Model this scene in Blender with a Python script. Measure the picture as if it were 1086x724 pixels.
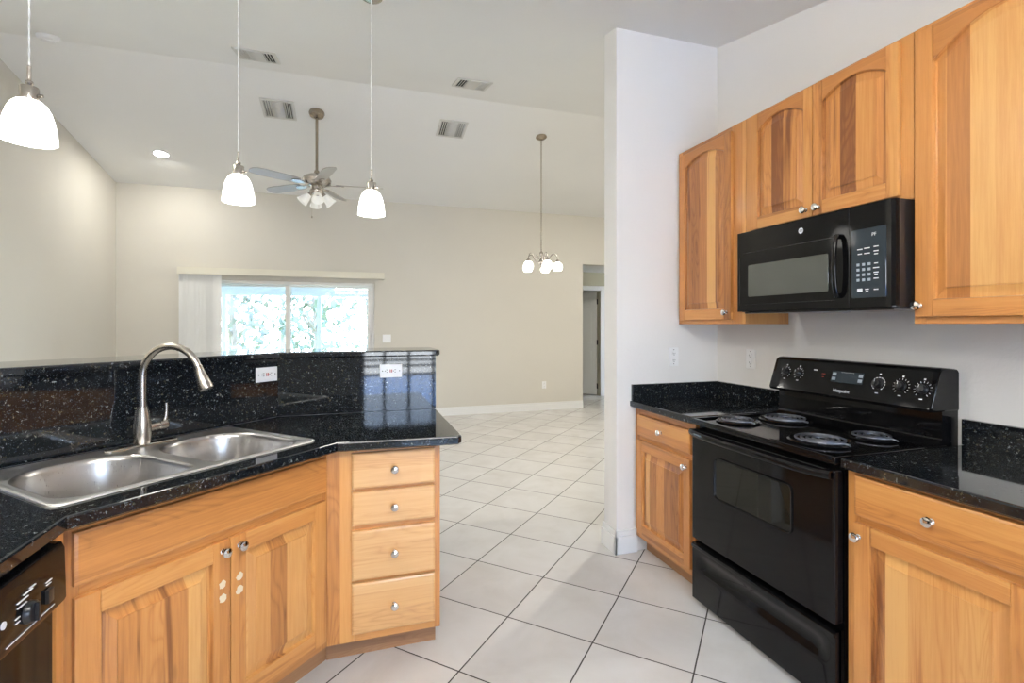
import bpy, bmesh, math, random
from mathutils import Vector, Matrix
PI = math.pi
R = math.radians
S2 = 2 ** .5
random.seed(7)
for o in list(bpy.data.objects):
    bpy.data.objects.remove(o)
SC = bpy.context.scene
COL = SC.collection

# ------------------------------------------------------------------ camera
YAW = 17.7
cd = bpy.data.cameras.new('camera')
cam = bpy.data.objects.new('camera', cd)
COL.objects.link(cam)
cam.location = (0, 0, 1.372)
cam.rotation_euler = (R(90), 0, R(-YAW))
cd.sensor_fit = 'HORIZONTAL'
cd.sensor_width = 36
cd.lens = 36 * 530 / 1086
cd.shift_y = -(362 - 344.2) / 1086
cd.clip_start = .02
SC.camera = cam

# ------------------------------------------------------------------ exposure, world
SC.view_settings.view_transform = 'Standard'
SC.view_settings.look = 'None'
SC.view_settings.gamma = 1
SC.view_settings.use_curve_mapping = False
SC.view_settings.exposure = 1.0

W = bpy.data.worlds.new('world')
SC.world = W
W.use_nodes = True
wn = W.node_tree.nodes
wl = W.node_tree.links
bg = wn['Background']
tc = wn.new('ShaderNodeTexCoord')
sp = wn.new('ShaderNodeSeparateXYZ')
rp = wn.new('ShaderNodeValToRGB')
rp.color_ramp.elements[0].position = 0.0
rp.color_ramp.elements[0].color = (.88, .94, 1.0, 1)
rp.color_ramp.elements[1].position = .3
rp.color_ramp.elements[1].color = (.36, .60, 1.0, 1)
wl.new(tc.outputs['Generated'], sp.inputs[0])
wl.new(sp.outputs['Z'], rp.inputs[0])
wl.new(rp.outputs[0], bg.inputs[0])
bg.inputs[1].default_value = 7.5


def area(name, loc, rot, sx, sy, power, color, portal=False, shape='RECTANGLE'):
    l = bpy.data.lights.new(name, 'AREA')
    l.shape = shape
    l.size = sx
    l.size_y = sy
    l.energy = power
    l.color = color
    if portal:
        l.cycles.is_portal = True
    o = bpy.data.objects.new(name, l)
    COL.objects.link(o)
    o.location = loc
    o.rotation_euler = rot
    return o


# daylight enters through the two glazed doors: portals only steer the sky's light
area('daylight_portal', (-.7, 7.68, .98), (R(-90), 0, 0), 1.98, 1.94, 1, (1, 1, 1), portal=True)
area('daylight_portal', (1.2, -2.38, 1.02), (R(90), 0, 0), 2.3, 2.0, 1, (1, 1, 1), portal=True)

# ------------------------------------------------------------------ node helpers
class NT:
    def __init__(s, name):
        s.m = bpy.data.materials.new(name)
        s.m.use_nodes = True
        s.t = s.m.node_tree
        s.n = s.t.nodes
        s.p = s.n['Principled BSDF']

    def node(s, typ, **kw):
        n = s.n.new(typ)
        for k, v in kw.items():
            setattr(n, k, v)
        return n

    def link(s, a, b):
        s.t.links.new(a, b)

    def val(s, sock, v):
        if hasattr(v, 'links') or hasattr(v, 'is_linked'):
            s.link(v, sock)
        else:
            sock.default_value = v

    def math(s, op, a, b=0.0, c=0.0, clamp=False):
        n = s.node('ShaderNodeMath', operation=op, use_clamp=clamp)
        s.val(n.inputs[0], a)
        s.val(n.inputs[1], b)
        if len(n.inputs) > 2:
            s.val(n.inputs[2], c)
        return n.outputs[0]

    def mix(s, f, a, b, blend='MIX'):
        n = s.node('ShaderNodeMix', data_type='RGBA', blend_type=blend)
        s.val(n.inputs[0], f)
        s.val(n.inputs[6], a)
        s.val(n.inputs[7], b)
        return n.outputs[2]

    def ramp(s, f, stops, interp='LINEAR'):
        n = s.node('ShaderNodeValToRGB')
        n.color_ramp.interpolation = interp
        e = n.color_ramp.elements
        while len(e) < len(stops):
            e.new(.5)
        for i, (p, c) in enumerate(stops):
            e[i].position = p
            e[i].color = (*c, 1) if len(c) == 3 else c
        s.link(f, n.inputs[0])
        return n.outputs[0]

    def comb(s, x, y, z):
        n = s.node('ShaderNodeCombineXYZ')
        for i, v in enumerate((x, y, z)):
            s.val(n.inputs[i], v)
        return n.outputs[0]

    def noise(s, vec, scale, detail=3, rough=.5, dist=0.0):
        n = s.node('ShaderNodeTexNoise')
        s.link(vec, n.inputs['Vector'])
        n.inputs['Scale'].default_value = scale
        n.inputs['Detail'].default_value = detail
        n.inputs['Roughness'].default_value = rough
        n.inputs['Distortion'].default_value = dist
        return n.outputs[0]

    def bump(s, h, strength, dist=.01):
        n = s.node('ShaderNodeBump')
        n.inputs['Strength'].default_value = strength
        n.inputs['Distance'].default_value = dist
        s.link(h, n.inputs['Height'])
        s.link(n.outputs[0], s.p.inputs['Normal'])


def plain(name, color, rough=.5, metal=0.0, emit=None, strength=0.0, spec=.5, coat=0.0, aniso=0.0):
    t = NT(name)
    p = t.p
    p.inputs['Base Color'].default_value = (*color, 1)
    p.inputs['Roughness'].default_value = rough
    p.inputs['Metallic'].default_value = metal
    p.inputs['Specular IOR Level'].default_value = spec
    p.inputs['Coat Weight'].default_value = coat
    if emit:
        p.inputs['Emission Color'].default_value = (*emit, 1)
        p.inputs['Emission Strength'].default_value = strength
    return t.m


def wall_mat(name, color, rough=.75, bump=.25):
    t = NT(name)
    g = t.node('ShaderNodeNewGeometry')
    n1 = t.noise(g.outputs['Position'], 55, 3, .6)
    n2 = t.noise(g.outputs['Position'], 1.3, 2, .5)
    c = t.mix(n2, (*[x * .97 for x in color], 1), (*[min(1, x * 1.03) for x in color], 1))
    t.link(c, t.p.inputs['Base Color'])
    t.p.inputs['Roughness'].default_value = rough
    t.bump(n1, bump, .004)
    return t.m


def wood(name, axis, light, mid, dark, stave=.075, contrast=1.0, rough=.33, off=0.0):
    t = NT(name)
    tcn = t.node('ShaderNodeTexCoord')
    s = t.node('ShaderNodeSeparateXYZ')
    t.link(tcn.outputs['Object'], s.inputs[0])
    oi = t.node('ShaderNodeObjectInfo')
    rnd = t.math('MULTIPLY', oi.outputs['Random'], 37.0)
    if axis == 'Z':
        a, l = s.outputs['X'], s.outputs['Z']
    else:
        a, l = s.outputs['Z'], s.outputs['X']
    y = s.outputs['Y']
    a = t.math('ADD', a, t.math('MULTIPLY', y, .6))
    sid = t.math('FLOOR', t.math('ADD', t.math('DIVIDE', a, stave), t.math('ADD', rnd, off)))
    wnz = t.node('ShaderNodeTexWhiteNoise', noise_dimensions='1D')
    t.link(sid, wnz.inputs['W'])
    tone = wnz.outputs['Value']
    shift = t.math('MULTIPLY', tone, 9.0)
    # fine grain, drawn out along the board
    v = t.comb(t.math('MULTIPLY', t.math('ADD', a, shift), 130.0), t.math('MULTIPLY', y, 20.0), t.math('ADD', t.math('MULTIPLY', l, 5.0), rnd))
    fine = t.noise(v, 1.0, 5, .62, .3)
    # broad figure (cathedral rings)
    v2 = t.comb(t.math('ADD', t.math('MULTIPLY', a, 11.0), shift), t.math('MULTIPLY', y, 3.0), t.math('ADD', t.math('MULTIPLY', l, 1.6), t.math('ADD', rnd, shift)))
    fig = t.noise(v2, 1.0, 1, .4, .5)
    rings = t.math('PINGPONG', t.math('MULTIPLY', fig, 17.0), .5)
    rings = t.math('POWER', t.math('MULTIPLY', rings, 2.0), 2.5)
    wn2 = t.node('ShaderNodeTexWhiteNoise', noise_dimensions='1D')
    t.link(t.math('ADD', sid, 71.3), wn2.inputs['W'])
    rings = t.math('MULTIPLY', rings, t.math('GREATER_THAN', wn2.outputs['Value'], .45))
    heart = t.math('MULTIPLY', t.math('GREATER_THAN', wn2.outputs['Value'], .86), .30 * contrast)
    f = t.math('ADD', t.math('MULTIPLY', t.math('SUBTRACT', fine, .5), .55), t.math('ADD', heart, t.math('MULTIPLY', t.math('SUBTRACT', rings, .3), .16)))
    tn = t.math('MULTIPLY', t.math('SUBTRACT', tone, .5), .50 * contrast)
    # heartwood streaks
    v3 = t.comb(t.math('ADD', t.math('MULTIPLY', a, 14.0), shift), y, t.math('ADD', t.math('MULTIPLY', l, .7), t.math('MULTIPLY', rnd, 2.0)))
    st = t.noise(v3, 1.0, 3, .6, .6)
    streak = t.math('MULTIPLY', t.math('SUBTRACT', st, .58, clamp=True), 4.0 * contrast)
    tot = t.math('ADD', t.math('ADD', t.math('ADD', .42, f), tn), streak, clamp=True)
    col = t.ramp(tot, [(0.0, light), (.45, mid), (1.0, dark)])
    # knots and mineral marks
    vo = t.node('ShaderNodeTexVoronoi')
    vk = t.comb(t.math('ADD', t.math('MULTIPLY', a, 9.0), shift), t.math('MULTIPLY', y, 2.0), t.math('ADD', t.math('MULTIPLY', l, 2.6), rnd))
    wob = t.noise(v2, 3.0, 2)
    t.link(vk, vo.inputs['Vector'])
    vo.inputs['Scale'].default_value = 1.0
    kd = t.math('ADD', vo.outputs['Distance'], t.math('MULTIPLY', wob, .05))
    sepc = t.node('ShaderNodeSeparateColor')
    t.link(vo.outputs['Color'], sepc.inputs[0])
    rare = t.math('GREATER_THAN', sepc.outputs[0], .80)
    k = t.math('MULTIPLY', t.math('SUBTRACT', 1.0, t.math('MULTIPLY', t.math('SUBTRACT', kd, .03, clamp=True), 9.0), clamp=True), rare)
    k = t.math('MULTIPLY', k, .8 * min(1, contrast))
    col = t.mix(k, col, (*[c * .45 for c in dark], 1))
    t.link(col, t.p.inputs['Base Color'])
    t.p.inputs['Roughness'].default_value = rough
    t.p.inputs['Coat Weight'].default_value = .25
    t.p.inputs['Coat Roughness'].default_value = .15
    t.bump(fine, .08, .002)
    return t.m


def granite(name):
    t = NT(name)
    g = t.node('ShaderNodeNewGeometry')
    pos = g.outputs['Position']
    def specks(scale, thr, size, warp):
        w = t.noise(pos, scale * 1.3, 2)
        va = t.node('ShaderNodeVectorMath', operation='SCALE')
        n3 = t.node('ShaderNodeTexNoise')
        t.link(pos, n3.inputs['Vector'])
        n3.inputs['Scale'].default_value = scale * 1.2
        t.link(n3.outputs['Color'], va.inputs[0])
        va.inputs['Scale'].default_value = warp
        ad = t.node('ShaderNodeVectorMath', operation='ADD')
        t.link(pos, ad.inputs[0])
        t.link(va.outputs[0], ad.inputs[1])
        vo = t.node('ShaderNodeTexVoronoi')
        t.link(ad.outputs[0], vo.inputs['Vector'])
        vo.inputs['Scale'].default_value = scale
        sc = t.node('ShaderNodeSeparateColor')
        t.link(vo.outputs['Color'], sc.inputs[0])
        m = t.math('MULTIPLY', t.math('GREATER_THAN', sc.outputs[0], thr), t.math('LESS_THAN', vo.outputs['Distance'], size))
        return m, sc.outputs[1]
    m1, h1 = specks(130, .885, .42, .020)
    m2, h2 = specks(260, .74, .42, .004)
    base = t.ramp(t.noise(pos, 60, 4, .7), [(.3, (.003, .004, .005)), (.75, (.013, .016, .020))])
    c1 = t.ramp(h1, [(0, (.035, .032, .02)), (.4, (.09, .08, .045)), (.75, (.13, .15, .16)), (1, (.28, .29, .27))])
    c2 = t.ramp(h2, [(0, (.02, .02, .015)), (.5, (.028, .038, .05)), (1, (.08, .088, .095))])
    c = t.mix(m2, base, c2)
    c = t.mix(m1, c, c1)
    t.link(c, t.p.inputs['Base Color'])
    t.p.inputs['Roughness'].default_value = .045
    t.p.inputs['Specular IOR Level'].default_value = .6
    return t.m


def tile_mat(name):
    t = NT(name)
    g = t.node('ShaderNodeNewGeometry')
    s = t.node('ShaderNodeSeparateXYZ')
    t.link(g.outputs['Position'], s.inputs[0])
    ts = .4145
    dx = t.math('SUBTRACT', s.outputs['X'], .694)
    dy = t.math('SUBTRACT', s.outputs['Y'], 3.415)
    u = t.math('DIVIDE', t.math('SUBTRACT', dx, dy), S2 * ts)
    v = t.math('DIVIDE', t.math('ADD', dx, dy), S2 * ts)
    du = t.math('PINGPONG', u, .5)
    dv = t.math('PINGPONG', v, .5)
    # pingpong(u,.5) is 0 on every grout line
    d = t.math('MINIMUM', du, dv)
    grout = t.math('LESS_THAN', d, .0072)
    idv = t.comb(t.math('FLOOR', u), t.math('FLOOR', v), 0.0)
    wnz = t.node('ShaderNodeTexWhiteNoise', noise_dimensions='3D')
    t.link(idv, wnz.inputs['Vector'])
    ad = t.node('ShaderNodeVectorMath', operation='ADD')
    t.link(g.outputs['Position'], ad.inputs[0])
    sc = t.node('ShaderNodeVectorMath', operation='SCALE')
    t.link(wnz.outputs['Color'], sc.inputs[0])
    sc.inputs['Scale'].default_value = 20
    t.link(sc.outputs[0], ad.inputs[1])
    n = t.noise(ad.outputs[0], 3.2, 5, .6, .5)
    c = t.ramp(n, [(.3, (.620, .595, .560)), (.5, (.675, .655, .625)), (.72, (.720, .705, .680))])
    c = t.mix(t.math('MULTIPLY', wnz.outputs['Value'], .25), c, (.60, .57, .53, 1))
    c = t.mix(grout, c, (.045, .036, .030, 1))
    t.link(c, t.p.inputs['Base Color'])
    rr = t.math('ADD', t.math('MULTIPLY', n, .12), .17)
    rr = t.math('MAXIMUM', rr, t.math('MULTIPLY', grout, .8))
    t.link(rr, t.p.inputs['Roughness'])
    h = t.math('MULTIPLY', t.math('MINIMUM', d, .015), 30.0)
    t.bump(h, .4, .004)
    return t.m


def steel(name, color=(.56, .56, .55), rough=.28, axis=(1, 40, 1)):
    t = NT(name)
    tcn = t.node('ShaderNodeTexCoord')
    mp = t.node('ShaderNodeMapping')
    mp.inputs['Scale'].default_value = axis
    t.link(tcn.outputs['Object'], mp.inputs['Vector'])
    n = t.noise(mp.outputs[0], 12, 3)
    t.p.inputs['Base Color'].default_value = (*color, 1)
    t.p.inputs['Metallic'].default_value = 1
    t.link(t.math('ADD', t.math('MULTIPLY', n, .14), rough - .07), t.p.inputs['Roughness'])
    return t.m


M = {}
M['wall'] = wall_mat('wall_paint', (.66, .632, .565))
M['wallk'] = wall_mat('kitchen_wall_lightened', (.80, .785, .765))  # wall paint lightened to make up for weak light in the kitchen
M['ceil'] = wall_mat('ceiling_paint', (.84, .84, .82), .8, .35)
M['trim'] = plain('white_trim', (.82, .82, .81), .35)
M['tile'] = tile_mat('floor_tile')
LT, MD, DK = (.67, .350, .112), (.53, .222, .060), (.21, .070, .020)
M['wz'] = wood('hickory_upright', 'Z', LT, MD, DK, contrast=.75)
M['wx'] = wood('hickory_level', 'X', LT, MD, DK, contrast=.65)
M['panel'] = wood('hickory_panel', 'Z', (.69, .380, .130), MD, DK, stave=.068, contrast=1.5)
M['wpale'] = wood('hickory_highlit', 'X', (.74, .465, .215), (.64, .355, .14), (.38, .165, .055), contrast=.45)  # bluish highlight on the peninsula drawers put into the wood colour
M['rail'] = wood('hickory_rail', 'X', MD, (.42, .165, .042), DK, contrast=.9)
M['toe'] = wood('toe_kick_wood', 'X', (.50, .28, .13), (.36, .18, .08), (.20, .09, .04), contrast=.4, rough=.5)
M['cabin'] = plain('cabinet_interior', (.35, .17, .06), .6)
M['granite'] = granite('black_granite')
M['steel'] = steel('stainless_steel', (.74, .74, .73), .34)
M['bowl'] = steel('stainless_bowl', (.52, .51, .50), .30, (40, 40, 1))
M['nickel'] = plain('brushed_nickel', (.46, .425, .385), .27, 1)
M['chrome'] = plain('polished_nickel', (.70, .67, .63), .14, 1)
M['brass'] = plain('antique_nickel', (.38, .32, .25), .26, 1)
M['black'] = plain('black_enamel', (.005, .005, .0055), .07, 0, spec=.24)
M['blackp'] = plain('black_plastic', (.012, .012, .013), .28)
M['glassb'] = plain('black_glass', (.012, .012, .009), .03, spec=.28)
M['mwglass'] = plain('oven_window_mesh', (.085, .09, .08), .08, spec=.6)
M['coil'] = plain('coil_metal', (.16, .17, .20), .33, .8)
M['drip'] = plain('drip_pan', (.015, .015, .016), .12, .3)
M['white'] = plain('white_plastic', (.86, .86, .86), .3)
M['slot'] = plain('dark_slot', (.02, .02, .02), .6)
M['red'] = plain('red_button', (.35, .03, .02), .4)
M['mark'] = plain('white_print', (.75, .77, .80), .5)
M['display'] = plain('display_glass', (.02, .03, .04), .08)
M['key'] = plain('keypad_print', (.30, .36, .42), .4)
M['underside'] = plain('microwave_underside', (.42, .42, .42), .35, .4)
M['shade'] = plain('glowing_white_glass', (.9, .9, .88), .3, emit=(1, .965, .90), strength=2.2)
M['shade_dim'] = plain('faint_glow_white_glass', (.80, .80, .76), .3, emit=(1, .97, .9), strength=.12)  # switched-off fan glass with a faint glow added
M['bulb'] = plain('can_light_lens', (.9, .9, .9), .4, emit=(1, .98, .95), strength=14.0)
M['fill_down'] = plain('added_light_lens', (.9, .9, .9), .4, emit=(1, .965, .92), strength=4.2)  # lower lens of the added kitchen fill fixture
M['fill_up'] = plain('added_uplight_lens', (.9, .9, .9), .4, emit=(1, .98, .94), strength=36.0)  # boosted upward glow, added to fill the ceiling and upper walls
M['cord'] = plain('cord_white', (.75, .75, .73), .4)
M['blade'] = plain('fan_blade', (.42, .39, .36), .3)
M['blind'] = plain('vertical_blind', (.90, .90, .88), .6)
M['valance'] = plain('valance_cream', (.74, .71, .60), .5)
M['alum'] = plain('white_aluminium', (.80, .79, .76), .4)
M['duct'] = plain('vent_dark', (.03, .03, .03), .8)
M['vent'] = plain('vent_white', (.68, .67, .63), .5)
M['sticker'] = plain('adhesive_residue', (.72, .62, .46), .6)
M['door'] = plain('door_paint', (.78, .78, .74), .4)
M['concrete'] = plain('lanai_concrete', (.55, .54, .52), .7)
M['stucco'] = plain('white_stucco', (.80, .80, .79), .7)
M['leaf'] = plain('leaf_green', (.18, .20, .13), .5)
M['leaf2'] = plain('leaf_olive', (.23, .22, .17), .5)
M['bark'] = plain('bark', (.30, .24, .18), .8)
M['water'] = plain('pool_water', (.09, .30, .62), .05)
M['gasket'] = plain('dark_gasket', (.03, .03, .03), .5)
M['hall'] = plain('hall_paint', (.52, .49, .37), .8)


def glass_mat():
    t = NT('clear_glass')
    n = t.n
    out = n['Material Output']
    tr = t.node('ShaderNodeBsdfTransparent')
    gl = t.node('ShaderNodeBsdfGlossy')
    gl.inputs['Roughness'].default_value = 0.0
    fr = t.node('ShaderNodeFresnel')
    fr.inputs[0].default_value = 1.45
    mx = t.node('ShaderNodeMixShader')
    t.link(fr.outputs[0], mx.inputs[0])
    t.link(tr.outputs[0], mx.inputs[1])
    t.link(gl.outputs[0], mx.inputs[2])
    t.link(mx.outputs[0], out.inputs[0])
    return t.m


M['glass'] = glass_mat()

# ------------------------------------------------------------------ mesh helpers
class MB:
    def __init__(s):
        s.bm = bmesh.new()

    def _tag(s, faces, mi):
        for f in faces:
            f.material_index = mi
            f.smooth = True

    def box(s, x0, x1, y0, y1, z0, z1, b=0.0, mi=0, T=None, seg=2):
        t = bmesh.new()
        r = bmesh.ops.create_cube(t, size=1)
        for v in r['verts']:
            v.co = Vector((x0 + (v.co.x + .5) * (x1 - x0), y0 + (v.co.y + .5) * (y1 - y0), z0 + (v.co.z + .5) * (z1 - z0)))
        if b > 0:
            bmesh.ops.bevel(t, geom=t.edges[:], offset=b, segments=seg, profile=.6, affect='EDGES')
        s.merge(t, mi, T)
        return s

    def merge(s, t, mi=0, T=None):
        if T is not None:
            bmesh.ops.transform(t, matrix=T, verts=t.verts[:])
        bmesh.ops.recalc_face_normals(t, faces=t.faces[:])
        mp = {}
        for v in t.verts:
            mp[v] = s.bm.verts.new(v.co)
        for f in t.faces:
            try:
                nf = s.bm.faces.new([mp[v] for v in f.verts])
                nf.material_index = mi
                nf.smooth = True
            except ValueError:
                pass
        t.free()

    def rings(s, rings, closed=True, cap0=False, cap1=False, mi=0, loop=False, T=None):
        t = bmesh.new()
        rv = [[t.verts.new(p) for p in r] for r in rings]
        n = len(rings[0])
        pairs = list(zip(rv[:-1], rv[1:]))
        if loop:
            pairs.append((rv[-1], rv[0]))
        for a, b in pairs:
            for i in range(n if closed else n - 1):
                j = (i + 1) % n
                t.faces.new([a[i], a[j], b[j], b[i]])
        if cap0:
            t.faces.new(rv[0][::-1])
        if cap1:
            t.faces.new(rv[-1])
        s.merge(t, mi, T)
        return s

    def lathe(s, prof, c=(0, 0, 0), axis='Z', n=32, mi=0, T=None, cap0=False, cap1=False):
        rings = []
        for r, h in prof:
            ring = []
            for i in range(n):
                a = 2 * PI * i / n
                x, y = max(r, 1e-5) * math.cos(a), max(r, 1e-5) * math.sin(a)
                if axis == 'Z':
                    p = (x, y, h)
                elif axis == 'Y':
                    p = (x, h, y)
                else:
                    p = (h, x, y)
                ring.append(Vector(p) + Vector(c))
            rings.append(ring)
        return s.rings(rings, True, cap0, cap1, mi, T=T)

    def tube(s, pts, r, n=12, mi=0, closed=False, T=None, caps=True):
        pts = [Vector(p) for p in pts]
        N = len(pts)
        rr = r if isinstance(r, (list, tuple)) else [r] * N
        rings = []
        up = None
        for i, p in enumerate(pts):
            if closed:
                d = (pts[(i + 1) % N] - pts[i - 1]).normalized()
            else:
                d = (pts[min(i + 1, N - 1)] - pts[max(i - 1, 0)]).normalized()
            if up is None:
                up = d.orthogonal().normalized()
            up = (up - d * up.dot(d))
            up = up.normalized() if up.length > 1e-6 else d.orthogonal().normalized()
            q = d.cross(up)
            rings.append([p + (up * math.cos(2 * PI * k / n) + q * math.sin(2 * PI * k / n)) * rr[i] for k in range(n)])
        return s.rings(rings, True, caps and not closed, caps and not closed, mi, loop=closed, T=T)

    def sphere(s, c, r, mi=0, n=16, sz=1.0, T=None):
        prof = [(r * math.sin(PI * i / n), -r * sz * math.cos(PI * i / n)) for i in range(n + 1)]
        return s.lathe(prof, c, 'Z', n * 2, mi, T)

    def plate(s, poly, y0, y1, b=0.0, mi=0, T=None):
        """polygon in local (x,z), counter-clockwise seen from -y; back at y0, front at y1 (<y0)"""
        r0 = [Vector((x, y0, z)) for x, z in poly]
        r1 = [Vector((x, y1 + b, z)) for x, z in poly]
        rings = [r0, r1]
        if b > 0:
            rings.append([Vector((x, y1, z)) for x, z in inset(poly, b)])
        t = bmesh.new()
        rv = [[t.verts.new(p) for p in r] for r in rings]
        n = len(poly)
        for a, bb in zip(rv[:-1], rv[1:]):
            for i in range(n):
                j = (i + 1) % n
                t.faces.new([a[i], a[j], bb[j], bb[i]])
        for ring in (rv[0], rv[-1]):
            bmesh.ops.triangle_fill(t, edges=[t.edges.get((ring[i], ring[(i + 1) % n])) for i in range(n)], use_beauty=True)
        s.merge(t, mi, T)
        return s

    def slab(s, outer, z0, z1, b=0.0, holes=(), mi=0, T=None):
        """polygon in (x,y), z0..z1, top edge of the outer loop rounded"""
        t = bmesh.new()
        lay = [(0, z0 + b), (0, z1 - b), (b * .3, z1 - b * .3), (b, z1)] if b > 0 else [(0, z0), (0, z1)]
        if b > 0:
            lay = [(b, z0)] + lay
        rv = []
        for d, z in lay:
            pl = inset(outer, d) if d > 0 else outer
            rv.append([t.verts.new((x, y, z)) for x, y in pl])
        n = len(outer)
        for a, bb in zip(rv[:-1], rv[1:]):
            for i in range(n):
                j = (i + 1) % n
                t.faces.new([a[i], a[j], bb[j], bb[i]])
        hl = []
        for h in holes:
            lo = [t.verts.new((x, y, z0)) for x, y in h]
            hi = [t.verts.new((x, y, z1)) for x, y in h]
            m = len(h)
            for i in range(m):
                j = (i + 1) % m
                t.faces.new([lo[i], lo[j], hi[j], hi[i]])
            hl.append((lo, hi))
        t.edges.ensure_lookup_table()
        for ring, idx in ((rv[0], 0), (rv[-1], 1)):
            es = []
            for loop in [ring] + [h[idx] for h in hl]:
                m = len(loop)
                for i in range(m):
                    e = t.edges.get((loop[i], loop[(i + 1) % m]))
                    es.append(e)
            bmesh.ops.triangle_fill(t, edges=es, use_beauty=True)
        s.merge(t, mi, T)
        return s

    def build(s, name, mats, parent=None, loc=None, rot=None, sharp=35):
        me = bpy.data.meshes.new(name)
        s.bm.to_mesh(me)
        s.bm.free()
        if not isinstance(mats, (list, tuple)):
            mats = [mats]
        for m in mats:
            me.materials.append(m)
        me.set_sharp_from_angle(angle=R(sharp))
        for p_ in me.polygons:
            if p_.area > .0006 and (max(abs(c_) for c_ in p_.normal) > .9998 or abs(p_.normal.z) < 1e-4 and p_.area > .004 or p_.area > .1):
                p_.use_smooth = False
        o = bpy.data.objects.new(name, me)
        COL.objects.link(o)
        if parent:
            o.parent = parent
        if loc:
            o.location = loc
        if rot:
            o.rotation_euler = rot
        return o


def inset(poly, d):
    n = len(poly)
    area2 = sum(poly[i][0] * poly[(i + 1) % n][1] - poly[(i + 1) % n][0] * poly[i][1] for i in range(n))
    sg = 1 if area2 > 0 else -1
    out = []
    for i in range(n):
        p0, p1, p2 = Vector(poly[i - 1]), Vector(poly[i]), Vector(poly[(i + 1) % n])
        e1 = (p1 - p0).normalized()
        e2 = (p2 - p1).normalized()
        n1 = Vector((-e1.y, e1.x)) * sg
        n2 = Vector((-e2.y, e2.x)) * sg
        m = n1 + n2
        if m.length < 1e-6:
            m = n1
        m.normalize()
        k = d / max(.35, m.dot(n1))
        out.append((p1.x + m.x * k, p1.y + m.y * k))
    return out


def rrect(x0, x1, y0, y1, r, n=6):
    """rounded rectangle, ccw; r = radius or (bl, br, tr, tl)"""
    if not isinstance(r, (tuple, list)):
        r = (r,) * 4
    pts = []
    for (cx, cy, a0, rr) in ((x0 + r[0], y0 + r[0], 180, r[0]), (x1 - r[1], y0 + r[1], 270, r[1]), (x1 - r[2], y1 - r[2], 0, r[2]), (x0 + r[3], y1 - r[3], 90, r[3])):
        for i in range(n + 1):
            a = R(a0 + 90 * i / n)
            pts.append((cx + rr * math.cos(a), cy + rr * math.sin(a)))
    return pts


def thing(name, label, cat, loc=(0, 0, 0), rz=0.0, group=None, kind=None):
    o = bpy.data.objects.new(name, None)
    o.empty_display_size = .1
    COL.objects.link(o)
    o.location = loc
    o.rotation_euler = (0, 0, rz)
    tag(o, label, cat, group, kind)
    return o


def tag(o, label=None, cat=None, group=None, kind=None):
    if label:
        o['label'] = label
    if cat:
        o['category'] = cat
    if group:
        o['group'] = group
    if kind:
        o['kind'] = kind
    return o


def structure(o, label=None, cat=None):
    return tag(o, label, cat, None, 'structure')


def copy_tree(o, parent=None):
    c = o.copy()
    COL.objects.link(c)
    if parent:
        c.parent = parent
    for ch in list(o.children):
        copy_tree(ch, c)
    return c


def text_mesh(name, body, size, mat, parent, loc, rot=(R(90), 0, 0), extrude=.0004, align='CENTER', shear=0.0):
    cu = bpy.data.curves.new(name, 'FONT')
    cu.body = body
    cu.size = size
    cu.extrude = extrude
    cu.align_x = align
    cu.align_y = 'CENTER'
    cu.shear = shear
    tmp = bpy.data.objects.new(name + '_curve', cu)
    COL.objects.link(tmp)
    dg = bpy.context.evaluated_depsgraph_get()
    me = bpy.data.meshes.new_from_object(tmp.evaluated_get(dg))
    bpy.data.objects.remove(tmp)
    bpy.data.curves.remove(cu)
    me.materials.clear()
    me.materials.append(mat)
    o = bpy.data.objects.new(name, me)
    COL.objects.link(o)
    o.parent = parent
    o.location = loc
    o.rotation_euler = rot
    return o


# ================================================================== STRUCTURE
XL, XR, YB, YF = -2.83, 2.235, -2.2, 7.49       # left wall, kitchen right wall, back wall, far wall
RIDGE_Y, RIDGE_Z = 5.0, 3.683


def ceil_z(y):
    if y >= RIDGE_Y:
        return RIDGE_Z - .21 * (y - RIDGE_Y)
    return max(2.44, 3.15 + .2278 * (y - 2.66))


m = MB()
m.box(-3.1, 5.6, YB - .15, 9.9, -.12, 0)
structure(m.build('floor', M['tile']))

# vaulted ceiling: a folded slab
m = MB()
prof = [(-2.4, 2.44), (-.456, 2.44), (RIDGE_Y, RIDGE_Z), (7.8, ceil_z(7.8))]
ring = lambda x: [Vector((x, y, z)) for y, z in prof] + [Vector((x, y, z + .15)) for y, z in prof[::-1]]
m.rings([ring(-3.05), ring(5.4)], True, True, True)
structure(m.build('ceiling', M['ceil'], sharp=5))


def side_wall(name, x0, x1, y0, y1, mat):
    ys = sorted({y0, y1} | {y for y in (-.456, RIDGE_Y) if y0 < y < y1})
    pts = [(y0, 0), (y1, 0)] + [(y, ceil_z(y) + .02) for y in ys[::-1]]
    b = MB()
    b.rings([[Vector((x, y, z)) for y, z in pts] for x in (x0, x1)], True, True, True)
    return structure(b.build(name, mat, sharp=20))


side_wall('wall_left', XL - .15, XL, YB, YF + .15, M['wall'])
side_wall('wall_right', XR, XR + .12, YB, 2.66, M['wallk'])
side_wall('wall_dining', 5.2, 5.35, 2.8, YF, M['wall'])
# stub wall at the end of the kitchen run
m = MB()
m.box(1.505, 5.35, 2.66, 2.81, 0, ceil_z(2.81) + .01, .004)
structure(m.build('wall_stub', M['wallk']))
# far wall with the sliding door and the hall opening
SX0, SX1, SZ = -2.02, .30, 1.97
HX0, HX1, HZ = 3.613, 4.75, 2.37
top = ceil_z(YF) + .03
m = MB()
for x0, x1, z0, z1 in ((-2.98, SX0, 0, top), (SX0, SX1, SZ, top), (SX1, HX0, 0, top), (HX0, HX1, HZ, top), (HX1, 5.35, 0, top)):
    m.box(x0, x1, YF, YF + .18, z0, z1)
structure(m.build('wall_far', M['wall']))
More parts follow.
